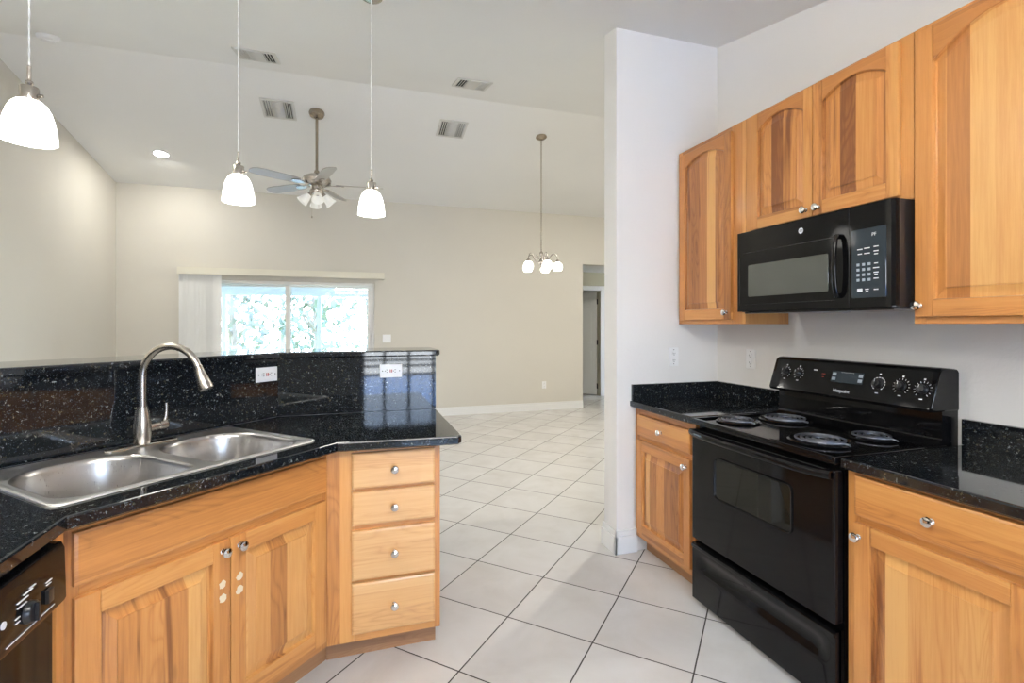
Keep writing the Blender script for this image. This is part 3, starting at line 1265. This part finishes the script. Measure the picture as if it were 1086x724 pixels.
KN = [(.088, .58, .0165), (.165, .57, .0165), (.560, .52, .0215), (.652, .52, .0205), (.732, .50, .0205)]
for kx, f, kr in KN:
    m = MB()
    T = con_local(kx, f, .0002)
    m.lathe([(kr, 0), (kr, -.004), (kr * .82, -.008), (kr * .78, -.018), (kr * .7, -.021), (.0001, -.021)], (0, 0, 0), 'Y', 28, T=T)
    m.box(-.004, .004, -.027, -.018, -kr * .72, kr * .72, .0015, T=T)
    kb = m.build('burner_knob' if kr < .0205 or True else 'oven_knob', M['blackp'], con)
    m = MB()
    m.box(-.0008, .0008, -.0275, -.0268, kr * .1, kr * .70, 0, T=T)
    nt = 13 if kr > .018 else 11
    for i in range(nt):
        a = R(-140 + 280 * i / (nt - 1) + 90)
        big = kr > .021
        rt = kr + (.0055 if big else .0095)
        TT = T @ Matrix.Translation((math.cos(a) * rt, 0, math.sin(a) * rt)) @ Matrix.Rotation(-a, 4, 'Y')
        m.box(-.0016 if big else -.0032, .0016 if big else .0032, -.0008, 0, -.0036 if big else -.0008, .0036 if big else .0008, 0, T=TT)
    TT = T @ Matrix.Translation((0, 0, kr + .020))
    m.box(-.0035, .0035, -.0008, 0, -.003, .003, 0, T=TT)
    TT = T @ Matrix.Translation((0, 0, -kr - .019))
    m.box(-.006, .006, -.0008, 0, -.0018, .0018, 0, T=TT)
    m.build('dial_marks', M['mark'], kb)
m = MB()
flatbox(m, con_local(.418, .60), .150, .052)
dsp = m.build('display', M['display'], con)
m = MB()
m.bm.free()
for dx in (-.062, .062):
    for dz in (.011, -.011):
        m = MB()
        flatbox(m, con_local(.418 + dx, .60, .002) @ Matrix.Translation((0, 0, dz)), .018, .014)
        m.build('button', M['key'], dsp)
m = MB()
for i in range(7):
    flatbox(m, con_local(.390 + i * .009, .74, .002), .005, .0012)
m.build('print', M['mark'], dsp)
m = MB()
flatbox(m, con_local(.254, .74), .020, .004)
m.build('print', M['mark'], con)
m = MB()
flatbox(m, con_local(.300, .64), .018, .003)
flatbox(m, con_local(.300, .54), .010, .003)
m.build('indicator_print', M['red'], con)
cpx = cpos(.405, .17, .001)
text_mesh('lettering', 'Hotpoint', .021, M['mark'], con, cpx, (R(90) - sl, 0, 0))
# oven door
m = MB()
z0, z1 = .322, .862
m.box(.004, RW - .004, 0.0, .042, z0, z1, .010, seg=3)
od = m.build('oven_door', M['black'], t)
m = MB()
wp = rrect(.165, .600, .565, .762, .028, 6)
wi = inset(wp, .006)
m.rings([[Vector((x, .001, z)) for x, z in wp], [Vector((x, -.005, z)) for x, z in inset(wp, .001)], [Vector((x, -.007, z)) for x, z in inset(wp, .003)], [Vector((x, -.006, z)) for x, z in inset(wp, .006)], [Vector((x, -.0008, z)) for x, z in inset(wp, .0085)]], True)
wi = inset(wp, .0085)
m.build('window_trim', M['black'], od)
m = MB()
m.rings([[Vector((x, -.0006, z)) for x, z in wi]] * 1 + [[Vector((x, -.0010, z)) for x, z in inset(wi, .002)]], True, False, True)
m.build('oven_window', M['glassb'], od)
m = MB()
hpts = []
for i in range(17):
    u = i / 16
    x = .010 + (RW - .020) * u
    hpts.append(Vector((x, -.012 - .034 * (1 - abs(2 * u - 1) ** 5), .846)))
r0 = []
for p in hpts:
    r0.append([p + Vector((0, .011 * math.cos(a), .0155 * math.sin(a))) for a in [2 * PI * k / 14 for k in range(14)]])
m.rings(r0, True, True, True)
m.box(.010, .040, -.016, .004, .830, .862, .005)
m.box(RW - .040, RW - .010, -.016, .004, .830, .862, .005)
m.build('door_handle', M['black'], od)
# storage drawer with scooped grip
m = MB()
N = 24
z0, z1 = .028, .300
def yy(x, z):
    """front surface of the drawer, a long scoop near the top"""
    s = (x - .03) / (RW - .06)
    e = max(0.0, min(1.0, min(s, 1 - s) * 12))
    e = e * e * (3 - 2 * e)
    q = (z - .215) / .045
    g = max(0.0, 1 - q * q)
    return .012 - (-.014) * g * e * 1.0
cols = 40
rows = 24
tb = bmesh.new()
gv = []
for j in range(rows + 1):
    z = z0 + (z1 - z0) * j / rows
    row = []
    for i in range(cols + 1):
        x = .004 + (RW - .008) * i / cols
        row.append(tb.verts.new((x, yy(x, z) - .008, z)))
    gv.append(row)
for j in range(rows):
    for i in range(cols):
        tb.faces.new([gv[j][i], gv[j][i + 1], gv[j + 1][i + 1], gv[j + 1][i]])
m.merge(tb)
dxx = RW - .004
m.box(.0042, dxx - .0002, .022, .044, z0, z1)
m.box(.0042, .008, .0045, .03, z0, z1)
m.box(dxx - .0038, dxx - .0002, .0045, .03, z0, z1)
m.box(.0042, dxx - .0002, .0045, .03, z0, z0 + .003)
m.box(.0042, dxx - .0002, .0045, .03, z1 - .003, z1)
m.box(.004, dxx, -.004, .012, z1 - .022, z1 - .004, .005)
m.build('storage_drawer', M['black'], t)

# ================================================================== MICROWAVE
MW = .765
t = thing('microwave', 'black over-the-range microwave under the short wall cabinet', 'microwave', (1.842, 2.050, 0), R(-90))
MZ0, MZ1 = 1.4345, 1.8275
m = MB()
m.box(.002, MW - .002, .028, .39, MZ0, MZ1, .004)
m.build('housing', M['blackp'], t)
m = MB()
# front door slab, softly rounded right end
fp = [(0, .027), (0, .004), (.004, 0), (MW - .03, 0), (MW - .012, .003), (MW - .003, .012), (MW, .027)]
m.rings([[Vector((x, y, z)) for x, y in fp] for z in (MZ0 + .002, MZ0 + .006, MZ1 - .004, MZ1 - .001)], True, True, True)
fr = m.build('door', M['black'], t)
m = MB()
wp = rrect(.074, .506, 1.507, 1.662, .006, 3)
m.rings([[Vector((x, .0002, z)) for x, z in wp], [Vector((x, -.0012, z)) for x, z in inset(wp, .001)]], True, False, True)
m.build('window', M['mwglass'], fr)
m = MB()
m.box(.045, .55, -.0012, .0005, 1.722, 1.7245)
m.box(.594, .5955, -.0008, .0005, MZ0 + .006, MZ1 - .006)
m.box(.018, .0205, -.001, .0005, 1.47, 1.70)
m.box(.045, .535, -.0008, .0005, 1.470, 1.4715)
m.build('seam', M['blackp'], fr)
m = MB()
hp = []
for i in range(15):
    u = i / 14
    hp.append(Vector((.556, -.010 - .022 * math.sin(PI * u) ** .35, 1.482 + .245 * u)))
rr_ = [[p + Vector((.010 * math.cos(a), .008 * math.sin(a), 0)) for a in [2 * PI * k / 14 for k in range(14)]] for p in hp]
m.rings(rr_, True, True, True)
m.box(.543, .561, -.016, .002, 1.478, 1.496, .003)
m.box(.543, .561, -.016, .002, 1.713, 1.731, .003)
m.build('handle', M['black'], fr)
m = MB()
cpan = rrect(.606, .738, 1.473, 1.735, .004, 2)
m.rings([[Vector((x, .0002, z)) for x, z in cpan], [Vector((x, -.0018, z)) for x, z in inset(cpan, .001)]], True, False, True)
kp = m.build('keypad', M['display'], fr)
for r_ in range(4):
    for c_ in range(3):
        m = MB()
        x, z = .633 + c_ * .0215, 1.600 - r_ * .0195
        m.box(x - .0055, x + .0055, -.0026, -.0016, z - .005, z + .005)
        m.build('key', M['key'], kp)
m = MB()
for x, z, wd in ((.640, 1.658, .020), (.668, 1.660, .022), (.702, 1.662, .018), (.640, 1.640, .016), (.668, 1.640, .022), (.702, 1.645, .018), (.702, 1.634, .014), (.702, 1.600, .014), (.702, 1.583, .022), (.702, 1.566, .018), (.702, 1.5585, .012), (.702, 1.544, .018), (.668, 1.505, .014), (.668, 1.497, .010), (.702, 1.503, .016)):
    m.box(x - wd / 2, x + wd / 2, -.0026, -.0016, z - .0018, z + .0018)
m.box(.630, .650, -.0026, -.0016, 1.497, 1.509)
m.build('print', M['mark'], kp)
text_mesh('lettering', 'PF', .018, M['mark'], kp, (.694, -.0019, 1.7075))
# round emblem
m = MB()
m.lathe([(.0001, -.0014), (.0115, -.0014), (.0125, 0)], (.376, -.0005, 1.777), 'Y', 32)
em = m.build('emblem', M['mark'], fr)
text_mesh('lettering', 'GE', .013, M['blackp'], em, (.376, -.0021, 1.777), shear=.25)
for x0, x1 in ((.10, .32), (.42, .74)):
    m = MB()
    m.box(x0, x1, .05, .36, MZ0 - .006, MZ0 - .0003, .003)
    m.build('grease_filter', M['underside'], t)
m = MB()
m.box(.03, MW - .03, .02, .045, MZ0 - .008, MZ0 - .0003, .002)
m.build('bottom_trim', M['blackp'], t)

# ================================================================== OUTLETS
def outlet(label, loc, rz, horizontal=False, gfci=False, group=None, switches=0, w=.070, h=.115):
    t = thing('wall_outlet' if not switches else 'light_switch', label, 'outlet' if not switches else 'switch', loc, rz, group)
    rot = (0, R(90), 0) if horizontal else (0, 0, 0)
    m = MB()
    m.box(-w / 2, w / 2, -.006, 0, -h / 2, h / 2, .0025)
    pl = m.build('cover_plate', M['white'], t, rot=rot)
    if switches:
        for k in range(switches):
            x = (k - (switches - 1) / 2) * .046
            m = MB()
            m.box(x - .005, x + .005, -.014, -.006, -.012, .012, .002)
            m.build('toggle', M['white'], pl)
        return t
    m = MB()
    if gfci:
        m.box(-.0165, .0165, -.0085, -.006, -.033, .033, .001)
    else:
        for z in (-.02, .02):
            m.lathe([(.0001, -.009), (.0165, -.009), (.017, -.006)], (0, 0, z), 'Y', 24)
    rc_ = m.build('receptacle', M['white'], pl)
    m = MB()
    for z in (-.021, .021):
        m.box(-.0075, -.0050, -.0098, -.0088 if not gfci else -.0083, z - .004, z + .005)
        m.box(.0050, .0075, -.0098, -.0088 if not gfci else -.0083, z - .003, z + .004)
        m.lathe([(.0001, -.0097), (.0026, -.0097), (.0026, -.0084)], (0, 0, z - .009), 'Y', 10)
    m.build('slots', M['slot'], rc_)
    if gfci:
        m = MB()
        m.box(-.008, .008, -.0098, -.0082, -.0065, -.0015, .0005)
        m.box(-.008, .008, -.0098, -.0082, .0015, .0065, .0005)
        m.build('test_buttons', M['red'], rc_)
    for z in ((-.044, .044)):
        m = MB()
        m.lathe([(.0001, -.0068), (.003, -.0068), (.003, -.006)], (0, 0, z), 'Y', 10)
        m.build('screw', M['slot'], pl)
    return t


g1 = 'kitchen outlets'
outlet('white horizontal outlet on the granite splash facing the viewer, right of the corner', (.195, 2.7300, 1.127), 0, True, True, g1)
cx_, cy_ = sd(1.612, BD)
outlet('white horizontal outlet on the angled granite splash beside the faucet', (-.4005 , 2.6845, 1.130), R(45), True, True, g1)
outlet('white upright outlet on the bluish-white stub wall over the left counter', (1.903, 2.6598, 1.173), 0, False, False, g1)
outlet('white upright outlet on the right wall just left of the range console', (2.2348, 2.373, 1.171), R(-90), False, False, g1)
outlet('white outlet low on the far beige wall near the hall opening', (2.93, YF - .0002, .406), 0)
outlet('white double switch plate on the far wall right of the sliding door', (.475, YF - .0002, 1.17), 0, switches=2, w=.118)

# ================================================================== BLINDS & VALANCE
t = thing('vertical_blind', 'white vertical blind stacked left of the sliding door under a long cream valance', 'blind', (-2.11, 7.445, 0))
m = MB()
m.box(-.028, 2.545, -.060, -.045, 2.025, 2.115, .002)
m.box(-.028, -.013, -.045, .044, 2.025, 2.115, .001)
m.box(2.530, 2.545, -.045, .044, 2.025, 2.115, .001)
m.box(-.013, 2.530, -.045, .044, 2.10, 2.115, .001)
m.build('valance', M['valance'], t)['label'] = 'long cream valance board'
m = MB()
m.box(.0, 2.50, -.018, .018, 2.055, 2.085, .003)
m.build('head_rail', M['alum'], t)
for i in range(22):
    m = MB()
    T = Matrix.Translation((.015 + i * .0195, 0, 0)) @ Matrix.Rotation(R(26 + random.uniform(-10, 10)), 4, 'Z')
    n_ = 6
    ring = []
    for k in range(n_ + 1):
        u = -1 + 2 * k / n_
        ring.append((u * .038, .005 * (1 - u * u)))
    ring += [(x, y + .0012) for x, y in ring[::-1]]
    m.rings([[Vector((x, y, z)) for x, y in ring] for z in (.03, 2.05)], True, True, True, T=T)
    m.build('slat', M['blind'], t)

# ================================================================== CEILING FIXTURES
def on_ceiling(y):
    """rotation about X so local -Z points out of the slope"""
    return R(12.84) * (1 if y < RIDGE_Y else -1) if y < RIDGE_Y else -math.atan(.21)


def vent(label, x, y, w=.28, h=.28):
    rx = math.atan(.2278) if y < RIDGE_Y else -math.atan(.21)
    t = thing('ceiling_vent', label, 'vent', (x, y, ceil_z(y)), 0, 'square ceiling air vents')
    t.rotation_euler = (rx, 0, 0)
    hw, hh = w / 2, h / 2
    m = MB()
    for bx in ((-hw - .018, -hw + .008, -hh - .018, hh + .018), (hw - .008, hw + .018, -hh - .018, hh + .018), (-hw + .008, hw - .008, -hh - .018, -hh + .008), (-hw + .008, hw - .008, hh - .008, hh + .018)):
        m.box(*bx, -.012, -.001, .003)
    m.build('frame', M['vent'], t)
    m = MB()
    m.box(-hw, hw, -hh, hh, -.0035, -.001)
    m.build('backing', M['duct'], t)
    # side banks of louvres throwing left and right, centre bank throwing up and down
    m = MB()
    for sgn in (-1, 1):
        for k in range(4):
            x = sgn * (.055 + .0215 * k + .010)
            T = Matrix.Translation((x, 0, -.009)) @ Matrix.Rotation(R(38 * sgn), 4, 'Y')
            m.box(-.009, .009, -hh + .008, hh - .008, -.0008, .0008, 0, T=T)
    for k in range(10):
        y_ = -hh + .02 + k * (h - .04) / 9
        T = Matrix.Translation((0, y_, -.009)) @ Matrix.Rotation(R(-38), 4, 'X')
        m.box(-.052, .052, -.011, .011, -.0008, .0008, 0, T=T)
    for x in (-.054, .054):
        m.box(x - .002, x + .002, -hh + .008, hh - .008, -.013, -.004)
    m.build('louvres', M['vent'], t)


vent('ceiling vent on the near slope at left, highest and leftmost of the four', -.745, 4.53)
vent('ceiling vent on the far slope just left of the fan', -.715, 5.565)
vent('ceiling vent on the near slope at right, above the other right-hand vent', 1.03, 4.42)
vent('ceiling vent on the far slope between fan and chandelier', 1.06, 5.545)

t = thing('smoke_detector', 'round white smoke detector on the ceiling near the left wall', 'smoke detector', (-2.29, 4.87, ceil_z(4.87)), 0)
t.rotation_euler = (math.atan(.2278), 0, 0)
m = MB()
m.lathe([(.075, -.001), (.075, -.018), (.068, -.030), (.045, -.036), (.042, -.045), (.0001, -.047)], n=32)
m.build('housing', M['white'], t)

# recessed can
t = thing('recessed_light', 'lit round recessed light in the ceiling near the left corner', 'recessed light', (-2.09, 6.68, ceil_z(6.68)), 0)
t.rotation_euler = (-math.atan(.21), 0, 0)
m = MB()
m.lathe([(.095, -.001), (.095, -.006), (.085, -.010), (.072, -.008), (.070, -.002)], n=36)
m.build('trim_ring', M['white'], t)
m = MB()
m.lathe([(.0001, -.008), (.05, -.007), (.070, -.004)], n=36)
m.build('lens', M['bulb'], t)


def spot(name, loc, power, size=.12, color=(1, .96, .88)):
    return area(name, loc, (0, 0, 0), size, size, power, color, shape='DISK')


spot('can_glow', (-2.09, 6.68, ceil_z(6.68) - .03), 7)

def can(label, x, y, p):  # copies of the recessed light, added out of view as fill
    rx = math.atan(.2278) if y < RIDGE_Y else -math.atan(.21)
    c = copy_tree(CAN)
    c.location = (x, y, ceil_z(y))
    c.rotation_euler = (rx if y > -.45 else 0, 0, 0)
    c['label'] = label
    c['group'] = 'added recessed fill lights'
    spot('can_glow', (x, y, ceil_z(y) - .04), p)


CAN = t
can('added unseen recessed fill light above the living area, left of and nearer than the frame', -1.9, 2.6, 22)
can('added unseen recessed fill light over the dining side, hidden by the stub wall', 3.7, 4.6, 40)
can('added unseen recessed fill light over the left kitchen corner', -1.6, -.2, 12)
# pendants over the bar
def pendant(label, x, y, zb=1.985):
    zc = ceil_z(y)
    t = thing('pendant_lamp', label, 'pendant lamp', (x, y, zb), 0, 'white glass pendant lamps over the bar')
    m = MB()
    outer = [(.0735, 0), (.0730, .012), (.0705, .040), (.0650, .072), (.0570, .100), (.0470, .121), (.0350, .133), (.0260, .137)]
    inner = [(r - .004, h) for r, h in outer[::-1]]
    m.lathe(outer + inner + [(.0735, 0)], n=40)
    m.build('lamp_shade', M['shade'], t)
    m = MB()
    m.lathe([(.030, .130), (.0315, .134), (.0315, .140), (.0255, .142), (.0255, .178), (.024, .181), (.010, .182), (.008, .186), (.0115, .193), (.010, .200), (.0055, .203), (.0055, .250), (.003, .252)], n=28, cap1=True)
    m.lathe([(.0001, .149), (.0055, .149), (.0055, .161), (.0001, .161)], (0, 0, 0), 'Z', 10, T=Matrix.Translation((.031, 0, .155)) @ Matrix.Rotation(R(90), 4, 'Y') @ Matrix.Translation((0, 0, -.155)))
    m.build('socket', M['nickel'], t)
    m = MB()
    L0, L1 = .250, zc - zb - .02
    n = int((L1 - L0) / .012)
    for ph in (0, PI):
        m.tube([(.0016 * math.cos(i * .9 + ph), .0016 * math.sin(i * .9 + ph), L0 + (L1 - L0) * i / n) for i in range(n + 1)], .0017, 6)
    m.build('cord', M['cord'], t)
    m = MB()
    m.lathe([(.06, zc - zb - .002), (.06, zc - zb - .012), (.045, zc - zb - .022), (.008, zc - zb - .026), (.0001, zc - zb - .026)], n=28)
    m.build('canopy', M['nickel'], t)
    m = MB()
    m.sphere((0, 0, .062), .026, n=10)
    m.build('bulb', M['shade'], t)


pendant('pendant lamp nearest the viewer at the far left, over the bar beyond the sink', -1.023, 2.069, 1.98)
pendant('middle pendant lamp above the bar behind the faucet', -.54, 2.78, 1.98)
pendant('pendant lamp over the right end of the bar, just right of the ceiling fan', .10, 2.88, 1.98)

# chandelier
cx, cy = 2.113, 5.491
zc = ceil_z(cy)
t = thing('chandelier', 'small five-arm nickel chandelier with lit white shades hung on a chain', 'chandelier', (cx, cy, 2.0), 0)
m = MB()
Tt = Matrix.Translation((0, 0, zc - 2.0)) @ Matrix.Rotation(-math.atan(.21), 4, 'X')
m.lathe([(.065, -.001), (.065, -.010), (.050, -.022), (.02, -.034), (.008, -.040), (.0001, -.040)], n=32, T=Tt)
m.build('canopy', M['brass'], t)
m = MB()
ztop, zbot = zc - 2.0 - .038, .255
nl = int((ztop - zbot) / .028)
for i in range(nl + 1):
    z = zbot + (ztop - zbot) * (i + .5) / (nl + 1)
    a = PI / 2 * (i % 2)
    ring = []
    for k in range(12):
        q = 2 * PI * k / 12
        rx, rz = .0085 * math.cos(q), .019 * math.sin(q)
        ring.append((rx * math.cos(a), rx * math.sin(a), z + rz))
    m.tube(ring, .0022, 6, closed=True)
m.build('chain', M['brass'], t)
m = MB()
m.lathe([(.003, .258), (.008, .25), (.006, .235), (.018, .225), (.022, .205), (.012, .185), (.009, .16), (.014, .145), (.028, .125), (.032, .105), (.024, .085), (.010, .070), (.006, .055), (.010, .045), (.0001, .035)], n=24)
m.build('stem', M['nickel'], t)
for k in range(5):
    a = R(-YAW + 72 * k)
    dx, dy = math.cos(a), math.sin(a)
    prf = [(.02, .115), (.045, .105), (.075, .12), (.10, .16), (.125, .195), (.150, .205), (.175, .19), (.188, .155), (.192, .125)]
    m = MB()
    m.tube([(dx * r, dy * r, z) for r, z in prf], .0055, 10)
    prs = [(.03, .135), (.05, .18), (.075, .185), (.085, .16), (.07, .145)]
    m.tube([(dx * r, dy * r, z) for r, z in prs], .003, 8)
    m.lathe([(.008, .135), (.018, .128), (.028, .110), (.032, .104)], (dx * .192, dy * .192, 0), n=20)
    ar = m.build('arm', M['nickel'], t)
    m = MB()
    m.lathe([(.026, .104), (.042, .094), (.055, .070), (.061, .048), (.056, .024), (.044, .006), (.040, .006), (.051, .026), (.057, .048), (.051, .068), (.038, .09), (.022, .098)], (dx * .192, dy * .192, 0), n=28)
    m.build('lamp_shade', M['shade'], ar)

# ceiling fan
fx, fy = -.352, 5.541
zc = ceil_z(fy)
t = thing('ceiling_fan', 'nickel ceiling fan with five blades and white glass light kit', 'ceiling fan', (fx, fy, 2.775), 0)
m = MB()
Tt = Matrix.Translation((0, 0, zc - 2.775)) @ Matrix.Rotation(-math.atan(.21), 4, 'X')
m.lathe([(.075, -.001), (.078, -.015), (.068, -.042), (.040, -.060), (.018, -.066)], n=32, T=Tt, cap1=True)
m.build('canopy', M['brass'], t)
m = MB()
m.tube([(0, 0, zc - 2.775 - .05), (0, 0, .16)], .0135, 16)
m.lathe([(.022, .19), (.028, .17), (.028, .14)], n=20)
m.build('downrod', M['brass'], t)
m = MB()
m.lathe([(.02, .160), (.045, .155), (.085, .142), (.130, .118), (.143, .092), (.138, .062), (.105, .040), (.075, .030), (.06, .022), (.062, -.010), (.070, -.02), (.066, -.055), (.045, -.065), (.0001, -.068)], n=40)
m.build('motor', M['nickel'], t)
for k in range(5):
    a = R(14 - YAW + 72 * k)
    m = MB()
    T = Matrix.Rotation(a, 4, 'Z') @ Matrix.Translation((0, 0, .048)) @ Matrix.Rotation(R(12), 4, 'X')
    out = []
    L = [(.19, .050), (.24, .060), (.40, .066), (.56, .068), (.62, .064), (.655, .045), (.668, .015)]
    pts = [(x, -w_) for x, w_ in L] + [(x, w_) for x, w_ in L[::-1]]
    m.slab(pts, -.004, .004, .0015, T=T)
    bl = m.build('blade', M['blade'], t)
    m = MB()
    T2 = Matrix.Rotation(a, 4, 'Z')
    m.slab([(.10, -.016), (.15, -.020), (.20, -.036), (.25, -.028), (.27, 0), (.25, .028), (.20, .036), (.15, .020), (.10, .016)], -.012, -.0045, .001, T=T)
    m.tube([T2 @ Vector((.085, 0, .036)), T2 @ Vector((.11, 0, .036)), T2 @ Vector((.14, 0, .044))], .010, 8)
    m.build('blade_bracket', M['nickel'], bl)
for k in range(4):
    a = R(25 - YAW + 90 * k)
    T = Matrix.Rotation(a, 4, 'Z') @ Matrix.Translation((.055, 0, -.045)) @ Matrix.Rotation(R(-42), 4, 'Y')
    m = MB()
    m.lathe([(.02, .0), (.022, -.03), (.028, -.035)], n=16, T=T)
    fk = m.build('lamp_holder', M['nickel'], t)
    m = MB()
    m.lathe([(.026, -.030), (.034, -.045), (.042, -.075), (.048, -.105), (.060, -.135), (.057, -.134), (.045, -.105), (.039, -.075), (.031, -.047), (.022, -.034)], n=28, T=T)
    m.build('lamp_shade', M['shade_dim'], fk)
m = MB()
m.tube([(.02, -.03, -.06), (.02, -.03, -.20)], .0015, 6)
m.build('pull_chain', M['brass'], t)
m = MB()
m.tube([(-.045, -.03, -.05), (-.045, -.03, -.285)], .0015, 6)
m.lathe([(.0001, .0), (.006, -.005), (.007, -.02), (.0001, -.028)], (-.045, -.03, -.285), n=12)
m.build('pull_chain', M['brass'], t)

# unseen kitchen fixture, added above the viewer as fill
t = thing('added_ceiling_light', 'added unseen ceiling light giving fill over the kitchen floor', 'ceiling light', (.15, -.10, 2.34), 0)
m = MB()
m.box(-.63, .63, -.20, .20, -.014, .012, .004)
m.box(-.66, -.63, -.22, .22, -.10, .08, .006)
m.box(.63, .66, -.22, .22, -.10, .08, .006)
for x in (-.45, .45):
    m.tube([(x, 0, .005), (x, 0, ceil_z(-.10) - 2.34 - .01)], .008, 10)
m.build('housing', M['white'], t)
m = MB()
rp_ = [(.20 * math.cos(R(180 + 15 * k)), -.016 + .075 * math.sin(R(180 + 15 * k))) for k in range(13)]
m.rings([[Vector((x, y, z)) for y, z in rp_] for x in (-.628, .628)], True, True, True)
m.build('diffuser', M['fill_down'], t)
m = MB()
rp_ = [(.20 * math.cos(R(15 * k)), .014 + .06 * math.sin(R(15 * k))) for k in range(13)]
m.rings([[Vector((x, y, z)) for y, z in rp_] for x in (-.628, .628)], True, True, True)
m.build('upper_diffuser', M['fill_up'], t)

# ================================================================== OUTSIDE
m = MB()
m.box(-8, 8, YF + .18, 10.6, -.14, -.02)
structure(m.build('floor_lanai', M['concrete']))
m = MB()
m.box(-2.95, -2.75, YF + .19, 10.6, -.02, 2.4)
m.box(-2.75, 2.7, 10.42, 10.55, 1.93, 2.4)
for x in (-2.27, -.62, 1.05):
    m.box(x - .035, x + .035, 10.46, 10.53, -.02, 1.93)
m.box(-2.235, 1.015, 10.47, 10.52, .0, .10)
structure(m.build('trim_2', M['stucco']))
m = MB()
m.box(-2.95, 2.7, YF + .19, 10.6, 2.4, 2.5)
structure(m.build('ceiling_lanai', M['stucco']))
m = MB()
m.box(-30, 30, 10.6, 40, -.25, -.15)
structure(m.build('ground', plain('grass', (.30, .36, .16), .8)))
m = MB()
m.box(-12, 12, -9, YB - .16, -.25, -.10)
structure(m.build('floor_patio', M['concrete']))
m = MB()
m.box(-3, 6, -8.9, -2.9, -.099, -.06)  # blue pool sheet added out of view, for the granite to mirror
structure(m.build('reflected_pool', M['water']))


def tree(label, x, y, h, r, mats, seed, nleaf=420):
    rnd = random.Random(seed)
    t = thing('tree', label, 'tree', (x, y, -.15), 0, 'trees beyond the lanai screen')
    m = MB()
    m.tube([(0, 0, 0), (.05, 0, h * .3), (-.05, .05, h * .6), (0, 0, h * .9)], [.11, .09, .06, .02], 8)
    for k in range(7):
        a = rnd.uniform(0, 2 * PI)
        z = h * rnd.uniform(.2, .7)
        q = r * rnd.uniform(.5, .9)
        m.tube([(0, 0, z), (q * .5 * math.cos(a), q * .5 * math.sin(a), z + .3), (q * math.cos(a), q * math.sin(a), z + .7)], [.05, .03, .012], 6)
    m.build('trunk', M['bark'], t)
    bm = bmesh.new()
    for k in range(nleaf):
        while True:
            p = Vector((rnd.uniform(-1, 1), rnd.uniform(-1, 1), rnd.uniform(-1, 1)))
            if p.length < 1:
                break
        c = Vector((p.x * r, p.y * r, h * .52 + p.z * h * .50))
        s = rnd.uniform(.08, .20)
        d1 = Vector((rnd.gauss(0, 1), rnd.gauss(0, 1), rnd.gauss(0, 1))).normalized()
        d2 = d1.orthogonal().normalized()
        vs = [bm.verts.new(c + v) for v in (-d1 * s, d2 * s * .4, d1 * s, -d2 * s * .4)]
        bm.faces.new(vs)
    mm = MB()
    mm.merge(bm)
    o = mm.build('foliage', mats, t)
    return t


tree('pale leafy tree seen through the left pane of the sliding door', -2.95, 14.4, 3.9, .95, M['leaf2'], 1)
tree('green tree seen through the middle of the sliding door', -.95, 14.6, 3.8, .95, M['leaf'], 2)
tree('thin pale tree seen at the right of the sliding door', .50, 17.4, 4.2, .9, M['leaf2'], 3, 300)
tree('pale bushy tree farther back, between the left tree and the green tree', -2.3, 18.6, 4.4, 1.1, M['leaf2'], 4, 350)
